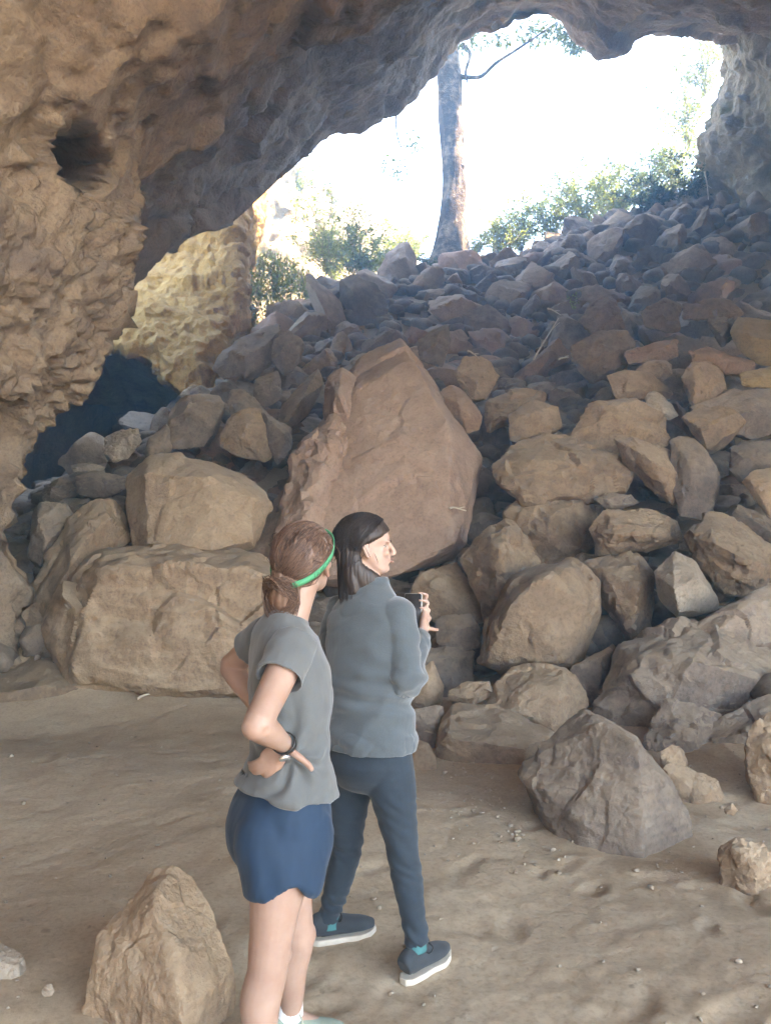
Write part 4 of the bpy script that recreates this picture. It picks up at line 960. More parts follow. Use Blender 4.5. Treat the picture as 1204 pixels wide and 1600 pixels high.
# ================================================================== people
def limb(pts, n=24, A=(1, 0, 0), seg=18, **kw):
    """pts rows: x, y, z, ra, rb"""
    q = spl(pts, n); return tube(q[:, :3], q[:, 3], q[:, 4], A, seg, **kw)
def ball(c, r, R=None, seg=3):
    v, f = ico(seg); v = v * np.asarray(r, float)
    if R is not None: v = v @ np.asarray(R).T
    return v + np.asarray(c, float), [tuple(x) for x in f]
def merge(parts):
    Vs, Fs, o = [], [], 0
    for V, F in parts:
        Vs.append(np.asarray(V)); Fs += [tuple(i + o for i in f) for f in F]; o += len(V)
    return np.concatenate(Vs), Fs
def fuse(name, parts, mat, parent, voxel=.006, smooth=6, sfac=.5, disp=None, loc=None):
    """one continuous skin over overlapping closed shapes"""
    V, F = merge(parts)
    loc = np.array(parent.location) if loc is None else loc
    me = bpy.data.meshes.new(name); me.from_pydata([tuple(v) for v in V], [], F); me.update()
    bm = bmesh.new(); bm.from_mesh(me); bmesh.ops.recalc_face_normals(bm, faces=bm.faces); bm.to_mesh(me); bm.free()
    t = bpy.data.objects.new(name + '_t', me); COL.objects.link(t)
    r = t.modifiers.new('r', 'REMESH'); r.mode = 'VOXEL'; r.voxel_size = voxel; r.adaptivity = 0
    if smooth:
        s = t.modifiers.new('s', 'SMOOTH'); s.iterations = smooth; s.factor = sfac
    dg = bpy.context.evaluated_depsgraph_get(); dg.update()
    ev = bpy.data.meshes.new_from_object(t.evaluated_get(dg))
    bpy.data.objects.remove(t)
    n = len(ev.vertices); co_ = np.empty(n * 3); ev.vertices.foreach_get('co', co_); co_ = co_.reshape(-1, 3)
    if disp is not None:
        nr = np.empty(n * 3); ev.vertices.foreach_get('normal', nr); nr = nr.reshape(-1, 3)
        co_ = disp(co_, nr)
    ev.vertices.foreach_set('co', (co_ - loc).ravel()); ev.update()
    ev.polygons.foreach_set('use_smooth', np.ones(len(ev.polygons), bool))
    ev.materials.clear(); ev.materials.append(mat); ev.name = name
    o = bpy.data.objects.new(name, ev); COL.objects.link(o); o.parent = parent
    return o
def piece(name, VF, mat, parent, smooth=True, root=None):
    V, F = VF; base = np.array((root or parent).location)
    o = mesh(name, np.asarray(V) - base, F, mat, None, smooth)
    o.parent = parent
    return o
def subpiece(name, VF, mat, part, root, smooth=True):
    o = piece(name, VF, mat, part, smooth, root); return o
def rotz(a): return np.array([[math.cos(a), -math.sin(a), 0], [math.sin(a), math.cos(a), 0], [0, 0, 1]])
def head_frame(face_angle, pitch=0, roll=0):
    """columns: right, forward, up of a head that faces the world angle face_angle (0 = +x)"""
    Rz = rotz(face_angle - math.pi / 2)
    cp, sp = math.cos(pitch), math.sin(pitch); cr, sr = math.cos(roll), math.sin(roll)
    Rx = np.array([[1, 0, 0], [0, cp, -sp], [0, sp, cp]]); Ry = np.array([[cr, 0, sr], [0, 1, 0], [-sr, 0, cr]])
    return Rz @ Rx @ Ry
HEAD = np.array([  # z, front, back, half width
    (.000, .066, .030, .022), (.008, .084, .008, .036), (.022, .089, -.012, .047), (.034, .083, -.026, .053), (.043, .090, -.036, .056),
    (.050, .086, -.043, .058), (.057, .093, -.050, .060), (.068, .086, -.060, .063), (.085, .086, -.074, .066), (.104, .082, -.086, .069),
    (.118, .091, -.092, .072), (.135, .094, -.097, .0745), (.155, .091, -.098, .0755), (.175, .080, -.092, .073), (.195, .060, -.076, .063), (.210, .036, -.052, .047), (.220, .010, -.022, .022)])
def head_parts(c, R, scale=1.0):
    """c is the chin-level centre"""
    out = []
    q = spl(HEAD, 46); q = np.maximum(q, [[0, -1, -1, .012]])
    rings = []; seg = 32; th = np.linspace(0, 2 * np.pi, seg, endpoint=False)
    for z, f, b, w in q:
        cy0 = (f + b) / 2; hy = (f - b) / 2
        y = cy0 + hy * np.sin(th); x = w * np.sign(np.cos(th)) * np.abs(np.cos(th)) ** .9
        x = x * np.where(np.sin(th) > 0, 1 - .16 * np.sin(th) ** 2 * (z < .12), 1)
        rings.append(np.stack([x, y, np.full(seg, z)], 1))
    V = np.concatenate(rings + [rings[0].mean(0)[None], rings[-1].mean(0)[None]]); F = []
    n = len(rings)
    for i in range(n - 1):
        for j in range(seg):
            k = (j + 1) % seg; F.append((i * seg + j, i * seg + k, (i + 1) * seg + k, (i + 1) * seg + j))
    for j in range(seg):
        k = (j + 1) % seg; F.append((n * seg, k, j)); F.append((n * seg + 1, (n - 1) * seg + j, (n - 1) * seg + k))
    out.append((V, F))
    out.append(limb([(0, .083, .120, .008, .008), (0, .095, .108, .0085, .009), (0, .102, .092, .0105, .010), (0, .1085, .080, .0125, .0110), (0, .100, .071, .012, .008)], 14, (1, 0, 0), 14))
    for s in (-1, 1):
        out.append(ball((s * .012, .100, .072), (.008, .012, .007)))
        out.append(ball((s * .031, .082, .122), (.020, .012, .007)))                        # brow
        out.append(ball((s * .034, .070, .080), (.022, .018, .018)))                        # cheek
        e = [( .0, .018, .034), (.006, .006, .040), (.008, -.012, .034), (.007, -.017, .014), (.004, -.010, -.006), (.0, .000, -.026), (.0, .008, -.022)]
        out.append(limb([(s * (.077 + x_), .000 + y_, .092 + z_, .0062, .0062) for x_, y_, z_ in e], 20, (0, 0, 1), 10))
        out.append(ball((s * .075, -.002, .098), (.006, .016, .028)))
    out.append(ball((0, .088, .0545), (.022, .0085, .0045))); out.append(ball((0, .086, .045), (.019, .0085, .0055)))
    return [((np.asarray(V) * scale) @ R.T + c, F) for V, F in out]
def finger(base, dirs, lens, r0, A):
    """a bent finger: successive unit directions and lengths"""
    p = [np.asarray(base, float)]
    for d, l in zip(dirs, lens):
        d = np.asarray(d, float); p.append(p[-1] + d / np.linalg.norm(d) * l)
    rr = np.linspace(r0, r0 * .74, len(p))
    q = spl(np.concatenate([np.array(p), rr[:, None], rr[:, None]], 1), 14)
    V, F = tube(q[:, :3], q[:, 3], q[:, 4], A, 12)
    return [(V, F), ball(p[-1], r0 * .76, None, 2)]

def skin_mat(name, c):
    m, nt, b = nodes(name); L = nt.links
    tc = nt.nodes.new('ShaderNodeTexCoord')
    n = noise_node(nt, tc.outputs['Object'], 14, 5, .6); n2 = noise_node(nt, tc.outputs['Object'], 240, 3, .6)
    r = ramp(nt, [(.3, (c[0] * .88, c[1] * .80, c[2] * .77)), (.7, (min(1, c[0] * 1.06), c[1] * 1.05, c[2] * 1.04))]); L.new(n.outputs[0], r.inputs[0])
    L.new(r.outputs[0], b.inputs['Base Color']); b.inputs['Roughness'].default_value = .52
    b.inputs['Subsurface Weight'].default_value = .12; b.inputs['Subsurface Radius'].default_value = (.012, .005, .003); b.inputs['Subsurface Scale'].default_value = 1
    b.inputs['Specular IOR Level'].default_value = .35
    bp = nt.nodes.new('ShaderNodeBump'); bp.inputs['Strength'].default_value = .12; bp.inputs['Distance'].default_value = .002
    L.new(n2.outputs[0], bp.inputs['Height']); L.new(bp.outputs[0], b.inputs['Normal'])
    return m
def cloth_mat(name, c, weave=420, rough=.9, bump=.25, sheen=.25, heather=.10):
    m, nt, b = nodes(name); L = nt.links
    tc = nt.nodes.new('ShaderNodeTexCoord')
    n = noise_node(nt, tc.outputs['Object'], 7, 4, .6); n2 = noise_node(nt, tc.outputs['Object'], weave, 2, .5)
    f = math_node(nt, 'ADD', math_node(nt, 'MULTIPLY', n.outputs[0], .5), math_node(nt, 'MULTIPLY', n2.outputs[0], .5))
    r = ramp(nt, [(.35, tuple(x * (1 - heather) for x in c)), (.65, tuple(min(1, x * (1 + heather)) for x in c))]); L.new(f, r.inputs[0])
    L.new(r.outputs[0], b.inputs['Base Color']); b.inputs['Roughness'].default_value = rough; b.inputs['Specular IOR Level'].default_value = .2
    b.inputs['Sheen Weight'].default_value = sheen; b.inputs['Sheen Roughness'].default_value = .5
    bp = nt.nodes.new('ShaderNodeBump'); bp.inputs['Strength'].default_value = bump; bp.inputs['Distance'].default_value = .002
    L.new(n2.outputs[0], bp.inputs['Height']); L.new(bp.outputs[0], b.inputs['Normal'])
    return m
def hair_mat(name, dark, light):
    m, nt, b = nodes(name); L = nt.links
    tc = nt.nodes.new('ShaderNodeTexCoord'); n = noise_node(nt, tc.outputs['Object'], 60, 4, .7)
    r = ramp(nt, [(.25, dark), (.8, light)]); g = nt.nodes.new('ShaderNodeNewGeometry')
    L.new(math_node(nt, 'ADD', math_node(nt, 'MULTIPLY', n.outputs[0], .5), math_node(nt, 'MULTIPLY', g.outputs['Random Per Island'], .5)), r.inputs[0]); L.new(r.outputs[0], b.inputs['Base Color'])
    b.inputs['Roughness'].default_value = .5; b.inputs['Specular IOR Level'].default_value = .35
    return m
M['skin'] = skin_mat('skin_light', (.345, .222, .172)); M['skin2'] = skin_mat('skin_fair', (.41, .275, .222))
M['tee'] = cloth_mat('tee_grey', (.098, .104, .104)); M['shorts'] = cloth_mat('shorts_navy', (.011, .031, .060), 600, .7, .15, .1)
M['sweater'] = cloth_mat('sweater_bluegrey', (.070, .086, .095), 240, .95, .5, .45); M['jeans'] = cloth_mat('jeans_dark', (.021, .032, .043), 500, .85, .25, .15, .2)
M['hair1'] = hair_mat('hair_brown', (.045, .023, .017), (.200, .115, .080)); M['hair2'] = hair_mat('hair_dark', (.008, .006, .006), (.038, .026, .022))
M['band'] = plain_mat('headband_green', (.040, .27, .135), .7, .3, .08, 60); M['band_ink'] = plain_mat('headband_print', (.006, .085, .04), .7)
M['sock_white'] = cloth_mat('sock_white', (.74, .74, .74), 400, .9, .3, .2, .05); M['sock_teal'] = plain_mat('sock_teal', (.03, .15, .16), .8, var=.2)
M['shoe_green'] = cloth_mat('shoe_sage', (.20, .25, .20), 300, .85, .3, .1); M['lace'] = plain_mat('lace', (.42, .43, .33), .9)
M['shoe_dark'] = cloth_mat('shoe_dark', (.030, .036, .042), 300, .85, .4, .1, .2); M['sole'] = plain_mat('sole_cream', (.48, .43, .36), .8, var=.1)
M['black'] = plain_mat('black_plastic', (.012, .012, .013), .4, .5); M['metal'] = plain_mat('bright_metal', (.75, .70, .66), .25, .5)
M['metal'].node_tree.nodes['Principled BSDF'].inputs['Metallic'].default_value = .85
M['eye'] = plain_mat('eye_white', (.34, .30, .28), .3, .5); M['iris'] = plain_mat('iris_brown', (.03, .018, .01), .2, .5)
M['lip'] = plain_mat('lip', (.36, .19, .16), .5, .4)

def strands(paths, r, seed=0):
    """thin hair locks: paths is a list of point arrays"""
    Vs, Fs, o = [], [], 0
    for p in paths:
        p = np.asarray(p); n = len(p)
        T = np.gradient(p, axis=0); T /= np.linalg.norm(T, axis=1, keepdims=True) + 1e-9
        a = np.cross(T, (0.3, 0.5, 0.8)); a /= np.linalg.norm(a, axis=1, keepdims=True) + 1e-9; b_ = np.cross(T, a)
        rad = r * np.interp(np.linspace(0, 1, n), [0, .15, .8, 1], [.5, 1, .9, .25])[:, None]
        for k in range(3):
            th = 2.0944 * k; Vs.append(p + rad * (math.cos(th) * a + math.sin(th) * b_))
        for i in range(n - 1):
            for k in range(3):
                k2 = (k + 1) % 3
                Fs.append((o + k * n + i, o + k2 * n + i, o + k2 * n + i + 1, o + k * n + i + 1))
        o += 3 * n
    return np.concatenate(Vs), Fs
def folds(amp, dirs, freq, seed):
    D = np.asarray(dirs, float)
    def f(co_, nr):
        q = co_ @ D.T
        w = fbm(q * freq, 3, seed); rdg = 1 - np.abs(perlin(q * freq * 1.3 + 4, seed + 5)) * 2.2
        pc = perlin(q * freq * .8 + 11, seed + 9); pc2 = perlin(q * freq * 1.7 + 23, seed + 12)
        cr_ = -np.exp(-(pc / .07) ** 2) * np.clip(perlin(q * freq * .5, seed + 15) * 2 + .5, 0, 1) - .5 * np.exp(-(pc2 / .09) ** 2) * np.clip(perlin(q * freq * .6 + 7, seed + 16) * 2 + .4, 0, 1)
        return co_ + nr * (amp * (.7 * w + .4 * np.clip(rdg, -1, 1) + .35 * cr_))[:, None]
    return f
def shoe(heel, toe, w, upper, sole, name, parent, root, lift=0.0, laces=None, sock=None):
    """a trainer between heel and toe points on the ground"""
    heel = np.asarray(heel, float); toe = np.asarray(toe, float)
    f = toe - heel; Ls = np.linalg.norm(f); f /= Ls; up = np.array((0, 0, 1.0)); up = up - f * (up @ f); up /= np.linalg.norm(up); r_ = np.cross(f, up)
    def pt(a, b_, c): return heel + f * a * Ls + r_ * b_ + up * c
    ss = np.linspace(0, 1, 25); wid = w * np.interp(ss, [0, .08, .3, .5, .72, .9, 1], [.30, .68, .80, .80, 1.0, .74, .3])
    out = []
    rings = []
    for a, hw in zip(ss, wid):
        rise = .012 * max(0, (a - .7) / .3) ** 2
        rings.append((a, hw, rise))
    def strip(z0, z1, grow):
        V, F = [], []; n = len(rings)
        for a, hw, rs_ in rings:
            for b_, c in ((-hw * grow, z0 + rs_), (hw * grow, z0 + rs_), (hw * grow * 1.02, z1 + rs_), (-hw * grow * 1.02, z1 + rs_)): V.append(pt(a * 1.0, b_, c))
        for i in range(n - 1):
            for j in range(4):
                k = (j + 1) % 4; F.append((i * 4 + j, i * 4 + k, i * 4 + 4 + k, i * 4 + 4 + j))
        F.append((3, 2, 1, 0)); F.append(tuple((n - 1) * 4 + j for j in range(4)))
        return np.array(V), F
    so = fuse('sole', [strip(0, .024, 1.03)], M[sole], parent, .0035, 4, loc=np.array(root.location))
    prof = spl([(0.03, .030, .060, w * .62), (.12, .035, .085, w * .68), (.28, .035, .088, w * .70), (.42, .032, .072, w * .74), (.6, .028, .056, w * .88), (.8, .024, .044, w * .82), (.97, .022, .028, w * .40)], 24)
    Cs = [pt(a, 0, (c + .02) / 2 + .018) for a, _, c, _ in prof]
    up_o = fuse(name, [tube(Cs, prof[:, 3], (prof[:, 2]) / 2 + .004, r_, 20, expo=2.3)], M[upper], parent, .004, 4, loc=np.array(root.location))
    if laces:
        Vs = []
        for k in range(4):
            a = .40 + .075 * k; h = np.interp(a, prof[:, 0], prof[:, 2]) + .024
            Vs.append(tube([pt(a, -w * .42, h - .012), pt(a + .01, 0, h), pt(a, w * .42, h - .012)], .0028, None, up, 6))
        for s_ in (-1, 1):
            h = .098
            lp = spl([pt(.36, 0, h), pt(.40, s_ * .02, h + .024), pt(.42, s_ * .05, h + .012), pt(.40, s_ * .038, h - .012), pt(.36, s_ * .006, h)], 18)
            Vs.append(tube(lp, .0027, None, up, 6))
            Vs.append(tube(spl([pt(.36, 0, h), pt(.44, s_ * .022, h - .004), pt(.50, s_ * .032, h - .028)], 10), .0027, None, up, 6))
        subpiece('laces', merge(Vs), M[laces], up_o, root)
    if sock is not None: pass
    return up_o, pt

# ---------------------------------------------------------------- person in T-shirt, hands on hips
p1 = empty('person', (-.305, 2.41, 0))
tag(p1, 'person in grey T-shirt and navy shorts, hands on hips, green headband over tied brown hair', 'person')
F1 = np.array((math.cos(math.radians(20)), math.sin(math.radians(20)), 0)); R1 = np.array((F1[1], -F1[0], 0))
B1 = np.array((-.305, 2.41, 0))
def b1(r, f, z): return B1 + R1 * r + F1 * f + np.array((0, 0, z))
body = []
body.append(limb([(*b1(0, -.006, .70), .140, .118), (*b1(0, -.002, .78), .150, .106), (*b1(0, .008, .88), .136, .096), (*b1(0, .015, .97), .125, .095), (*b1(0, .018, 1.08), .138, .100),
                  (*b1(0, .012, 1.18), .145, .095), (*b1(0, .004, 1.26), .138, .078), (*b1(0, .008, 1.30), .09, .058), (*b1(0, .02, 1.32), .05, .05)], 36, R1, 28))
HF1 = head_frame(math.radians(68), math.radians(14), math.radians(4))
hc1 = np.array(P(474, 872, 2.445)) - HF1 @ np.array((0, -.005, .118))
nk_top = hc1 + HF1 @ np.array((0, -.025, .055))
body.append(limb([(*b1(0, .015, 1.27), .062, .058), (*b1(0, .024, 1.33), .052, .052), (*(0.5 * (b1(0, .024, 1.33) + nk_top)), .050, .052), (*nk_top, .050, .055)], 16, R1, 20))
body += head_parts(hc1, HF1)
shR = b1(.158, -.005, 1.268); shL = b1(-.158, -.005, 1.268)
elR = P(402, 1132, 2.06); wrR = P(446, 1163, 2.235)
elL = P(360, 1040, 2.70); wrL = P(398, 1102, 2.56)
def arm(sh, el, wr, A):
    m1 = sh * .55 + el * .45; m2 = el * .6 + wr * .4
    return limb([(*sh, .048, .048), (*m1, .045, .044), (*(el * .85 + sh * .15), .040, .039), (*el, .0375, .038), (*(el * .82 + wr * .18), .040, .039), (*m2, .037, .036), (*(el * .2 + wr * .8), .028, .026), (*wr, .026, .021)], 34, A, 20)
body.append(arm(shR, elR, wrR, (0, 0, 1))); body.append(arm(shL, elL, wrL, (0, 0, 1)))
body.append(ball(shR, .045)); body.append(ball(shL, .045))
body.append(ball(elR + np.array((-.006, -.004, -.006)), .034))
# right hand: palm flat on the waist, four fingers round the back, thumb forward
kn = P(424, 1188, 2.255)
body.append(limb([(*wrR, .022, .019), (*(wrR * .5 + kn * .5), .031, .018), (*kn, .038, .015), (*(kn + (kn - wrR) * .12), .036, .012)], 12, (P(446, 1200, 2.25) - P(410, 1175, 2.25)), 16))
for k, (u0, v0, u1, v1, dd) in enumerate([(436, 1197, 424, 1207, .02), (428, 1196, 408, 1206, .035), (419, 1192, 398, 1201, .05), (411, 1185, 393, 1193, .06)]):
    a0 = P(u0, v0, 2.25); a1 = P(u1, v1, 2.25 + dd * .4)
    d0 = a1 - a0; d1 = d0 + np.array((-.004, .02, -.002)); d2 = d0 * .6 + np.array((-.01, .035, 0))
    body += finger(a0, [d0, d1, d2], [(.036, .040, .037, .030)[k], .024, .02], .0092 - .0004 * k, (0, 0, 1))
body += finger(P(452, 1172, 2.232), [P(466, 1182, 2.225) - P(452, 1172, 2.232), P(480, 1193, 2.225) - P(466, 1182, 2.225), P(484, 1199, 2.23) - P(478, 1191, 2.225)], [.032, .030, .020], .0115, (0, 0, 1))
# left hand, mostly hidden behind the waist
knl = wrL + np.array((.03, -.035, -.055)); body.append(limb([(*wrL, .022, .019), (*(wrL * .5 + knl * .5), .031, .018), (*knl, .036, .014)], 10, (0, 1, 1), 14))
for k in range(4):
    body += finger(knl + np.array((-.012 + .008 * k, .022 - .016 * k, .0)), [(.3, -.3, -1), (.5, -.4, -.8), (.7, -.3, -.4)], [.034, .024, .018], .0088, (1, 0, 0))
body += finger(wrL + np.array((.01, .012, -.02)), [(.7, .3, -.5), (.8, 0, -.4)], [.03, .026], .011, (0, 0, 1))
# legs
anR = np.array((-.352, 2.27, .085)); knR = P(420, 1492, 2.285); hpR = b1(.085, -.005, .80)
anL = P(452, 1588, 2.545); knL = P(461, 1462, 2.50); hpL = b1(-.085, -.005, .80)
for hp, kn_, an in ((hpR, knR, anR), (hpL, knL, anL)):
    th1 = hp * .6 + kn_ * .4; ca = kn_ * .62 + an * .38
    body.append(limb([(*hp, .074, .090), (*th1, .080, .090), (*(hp * .22 + kn_ * .78), .062, .066), (*kn_, .054, .058), (*(kn_ * .86 + an * .14), .052, .057), (*(ca - F1 * .012), .050, .058), (*(kn_ * .3 + an * .7), .038, .042), (*an, .030, .035)], 44, R1, 22))
    body.append(limb([(*an, .030, .036), (*(an + F1 * .04 - np.array((0, 0, .03))), .032, .034), (*(an + F1 * .12 - np.array((0, 0, .055))), .034, .02), (*(an + F1 * .17 - np.array((0, 0, .06))), .025, .012)], 12, R1, 14))
    body.append(ball(kn_ + F1 * .030, (.036, .034, .042)))
fuse('body', body, M['skin'], p1, .0048, 5)
# T-shirt
sh_rings = spl([(*b1(0, .014, .828), .186, .154), (*b1(0, .018, .87), .174, .137), (*b1(0, .022, .93), .156, .118), (*b1(0, .022, 1.0), .152, .116), (*b1(0, .024, 1.08), .162, .122), (*b1(0, .018, 1.16), .168, .120),
                (*b1(0, .008, 1.23), .168, .104), (*b1(0, .004, 1.285), .158, .090), (*b1(0, .010, 1.322), .098, .070), (*b1(0, .020, 1.345), .066, .060)], 44)
tee = [tube(sh_rings[:, :3], sh_rings[:, 3], sh_rings[:, 4], R1, 40, recess=(.05, .0))]
# the gathered hem drops lower in front and rises over the hand
for sh, el in ((shR, elR), (shL, elL)):
    ax = el - sh
    tee.append(limb([(*(sh - ax * .08), .062, .060), (*(sh + ax * .12), .067, .064), (*(sh + ax * .30), .064, .060), (*(sh + ax * .44), .068, .060)], 14, F1, 24, recess=(0, .045)))
_ft = folds(.0090, [[.7, .7, .25], [-.7, .7, .25], [0, 0, .55]], 7.0, 12)
def tee_disp(co_, nr):
    co_ = _ft(co_, nr)
    # folds pulled towards the hand on the hip
    c = P(455, 1190, 2.24); d = co_ - c; r = np.linalg.norm(d, axis=1); ang = np.arctan2(d[:, 2], d[:, 0])
    k = np.exp(-(r / .16) ** 2) * np.clip(r / .04, 0, 1)
    co_ = co_ + nr * (k * .010 * np.sin(ang * 7 + perlin(co_ * 18, 3) * 2))[:, None]
    # dip in the hem
    w_ = np.clip((.90 - co_[:, 2]) / .07, 0, 1)
    f_ = (co_ - B1) @ F1
    bk_ = np.clip((.03 - f_) / .17, 0, 1); co_[:, 2] += w_ * .012 * bk_ * bk_ * (3 - 2 * bk_)
    return co_
tee_o = fuse('t_shirt', tee, M['tee'], p1, .0055, 4, disp=tee_disp)
# shorts with a split curved hem
_fsh = folds(.0075, [[.6, .6, .1], [-.6, .6, .1], [0, 0, .30]], 9, 31)
def sh_disp(co_, nr):
    co_ = _fsh(co_, nr)
    k = np.clip((.74 - co_[:, 2]) / .16, 0, 1); l = co_ - B1
    q = np.stack([l @ F1 * 18, l @ R1 * 18, co_[:, 2] * 4], 1)
    return co_ + nr * (k * .007 * perlin(q, 37) + k * .004)[:, None]
pel = spl([(*b1(0, .022, .905), .148, .104), (*b1(0, .018, .85), .166, .120), (*b1(0, .008, .80), .174, .138), (*b1(0, -.004, .735), .178, .157), (*b1(0, -.004, .68), .172, .152), (*b1(0, .0, .63), .150, .125)], 24)
sp = [tube(pel[:, :3], pel[:, 3], pel[:, 4], R1, 32)]
for s, hp, kn_ in ((1, hpR, knR), (-1, hpL, knL)):
    t0 = b1(s * .085, -.008, .765); t1 = hp * .30 + kn_ * .70; t1 = t1 + np.array((0, 0, .0)); dd = t1 - t0; t1 = t0 + dd * ((.765 - .578) / max(.01, .765 - t1[2]))
    t1 = t1 + F1 * .012; q = spl([(*(t0 + np.array((0, 0, .055)) - R1 * s * .012), .070, .100), (*t0, .084, .136), (*(t0 * .65 + t1 * .35), .094, .144), (*(t0 * .3 + t1 * .7), .098, .122), (*t1, .098, .104)], 14)
    V, Fc = tube(q[:, :3], q[:, 3], q[:, 4], R1, 28, recess=(0, .05))
    rel = (V - t1); fr = rel @ F1; rt = rel @ R1 * s; low = np.clip((t0[2] - V[:, 2]) / (t0[2] - t1[2]), 0, 1)
    V[:, 2] += low ** 2 * (.046 * np.clip(1 - np.abs(fr - .012) / .065, 0, 1) * np.clip(rt / .05, 0, 1) - .012 * np.exp(-((fr + .09) / .05) ** 2))
    sp.append((V, Fc))
fuse('shorts', sp, M['shorts'], p1, .0055, 7, disp=sh_disp)
# waistband seam, sock, shoes
sk = limb([(*(anL + np.array((0, 0, .055))), .039, .043), (*(anL + np.array((0, 0, .02))), .036, .042), (*(anL - np.array((0, 0, .02))), .037, .046)], 8, R1, 24)
piece('sock', sk, M['sock_white'], p1)
sk = limb([(*(anR + np.array((0, 0, .05))), .039, .043), (*(anR + np.array((0, 0, .02))), .036, .042), (*(anR - np.array((0, 0, .02))), .037, .046)], 8, R1, 24)
piece('sock', sk, M['sock_white'], p1)
gz = lambda p: np.array((p[0], p[1], ground_z(p[0], p[1])[0]))
for an in (anL, anR):
    h = gz(an - F1 * .075); t = gz(an + (F1 * .96 + R1 * .1) * .185); t[2] = h[2]
    shoe(h, t, .048, 'shoe_green', 'sole', 'shoe', p1, p1, laces='lace')
# watch on the right wrist
wd = (wrR - elR) / np.linalg.norm(wrR - elR); wa = np.cross(wd, (0, 0, 1.0)); wa /= np.linalg.norm(wa); wb = np.cross(wd, wa)
wc = wrR - wd * .012
th = np.linspace(0, 2 * np.pi, 33); ringp = np.array([wc + wa * .0315 * math.cos(a) + wb * .0275 * math.sin(a) for a in th])
Vw, Fw = [], []
for p_, a in zip(ringp, th):
    nrm = wa * math.cos(a) + wb * math.sin(a)
    for e, g in ((-.008, 0), (.008, 0), (.008, .0035), (-.008, .0035)): Vw.append(p_ + wd * e + nrm * g)
for i in range(32):
    for j in range(4):
        k = (j + 1) % 4; Fw.append((i * 4 + j, i * 4 + k, i * 4 + 4 + k, i * 4 + 4 + j))
watch = piece('wristwatch', (np.array(Vw), Fw), M['black'], p1)
camdir = np.array((0, -1.0, -.2)); camdir -= wd * (camdir @ wd); camdir /= np.linalg.norm(camdir)
fc = wc + camdir * .0335 + np.array((-.006, 0, -.008)); side = np.cross(wd, camdir)
subpiece('watch_case', tube([fc - camdir * .004, fc, fc + camdir * .005, fc + camdir * .006], [.0145, .0155, .0150, .012], None, wd, 20), M['metal'], watch, p1)
# hair: cap, low bun and combed locks
rs = np.random.RandomState(8)
def hw1(x, y, z): return hc1 + HF1 @ np.array((x, y, z))
hair = []
capv, capf = ball((0, 0, 0), (1, 1, 1), None, 4)
cp = capv * np.array((.087, .108, .100)) + np.array((0, -.010, .128))
low = (cp[:, 1] > .035) & (cp[:, 2] < .150); cp[low, 1] = .035 + (cp[low, 1] - .035) * .2; 
cut = cp[:, 2] < .060; cp[cut, 2] = .060 + (cp[cut, 2] - .06) * .25; cp[cut, :2] *= .80
side_ = (cp[:, 2] < .130) & (cp[:, 1] > -.055); cp[side_, 0] *= np.interp(cp[side_, 2], [.09, .13], [.74, .98])
hair.append(((cp @ HF1.T) + hc1, capf))
bunc = np.array((-.022, -.104, .026))
hair.append(((capv * np.array((.050, .040, .054)) + bunc) @ HF1.T + hc1, capf))
hair.append(limb([(*hw1(-.01, -.085, .085), .050, .038), (*hw1(-.022, -.092, .055), .044, .036), (*hw1(-.032, -.096, .015), .036, .030), (*hw1(-.034, -.090, -.006), .026, .022)], 16, HF1[:, 0], 18))
def hair_disp(co_, nr):
    l = (co_ - hc1) @ HF1
    ph = np.arctan2(l[:, 0], -(l[:, 1] + .01)) ; q = np.stack([ph * 9, l[:, 2] * 5, l[:, 1] * 3], 1)
    return co_ + nr * (.0045 * ridged(q, 2, 5) + .002 * fbm(co_ * 90, 2, 9))[:, None]
hair_o = fuse('hair', hair, M['hair1'], p1, .0045, 4, disp=hair_disp)
paths = []
for k in range(1150):
    ph = rs.uniform(-2.5, 2.5); z0 = rs.uniform(.0, 1.0)
    st = np.array((math.sin(ph) * .95, math.cos(ph) * .9, .25 + .9 * z0)); st /= np.linalg.norm(st)
    if st[1] > .55 and st[2] < .35: continue
    en = np.array((-.25 + rs.normal(0, .18), -.95, -.55 + rs.normal(0, .15))); en /= np.linalg.norm(en)
    t = np.linspace(0, 1, 13)[:, None]
    om = math.acos(np.clip(st @ en, -1, 1)); so_ = math.sin(om) + 1e-6
    g = (np.sin((1 - t) * om) * st + np.sin(t * om) * en) / so_
    bulge = 1.0 + .035 * rs.rand() + .02 * np.sin(t * 9 + rs.uniform(0, 6)) * rs.rand()
    loc_ = g * np.array((.089, .110, .102)) * bulge + np.array((0, -.010, .128))
    ok = ((loc_[:, 1] < .055) | (loc_[:, 2] > .155)) & ~((loc_[:, 2] < .125) & (loc_[:, 1] > -.045))
    if ok.sum() < 6: continue
    paths.append(loc_[ok] @ HF1.T + hc1)
for k in range(190):                                               # curls of the bun
    a0 = rs.uniform(0, 6.28); tl = rs.uniform(-.6, .6); n = 12; tt = np.linspace(0, rs.uniform(2.0, 4.0), n)
    rr = rs.uniform(.72, 1.12)
    q = np.stack([np.cos(a0 + tt) * .050 * rr, -np.abs(np.sin(a0 + tt)) * .038 * rr - .008 * rs.rand(), np.sin(a0 + tt + tl) * .056 * rr + .012 * np.sin(tt * 3)], 1) + bunc + rs.normal(0, .004, 3)
    paths.append(q @ HF1.T + hc1)
for k in range(26):                                                # flyaways
    st = rs.normal(0, 1, 3); st[2] = abs(st[2]) * .5; st /= np.linalg.norm(st); q0 = st * np.array((.090, .112, .104)) + np.array((0, -.01, .128))
    if q0[1] > .04: continue
    d_ = np.cross(st, rs.normal(0, 1, 3)); q = np.array([q0 + d_ * t_ * .03 + st * .012 * math.sin(t_ * 3) for t_ in np.linspace(0, 1, 7)]); paths.append(q @ HF1.T + hc1)
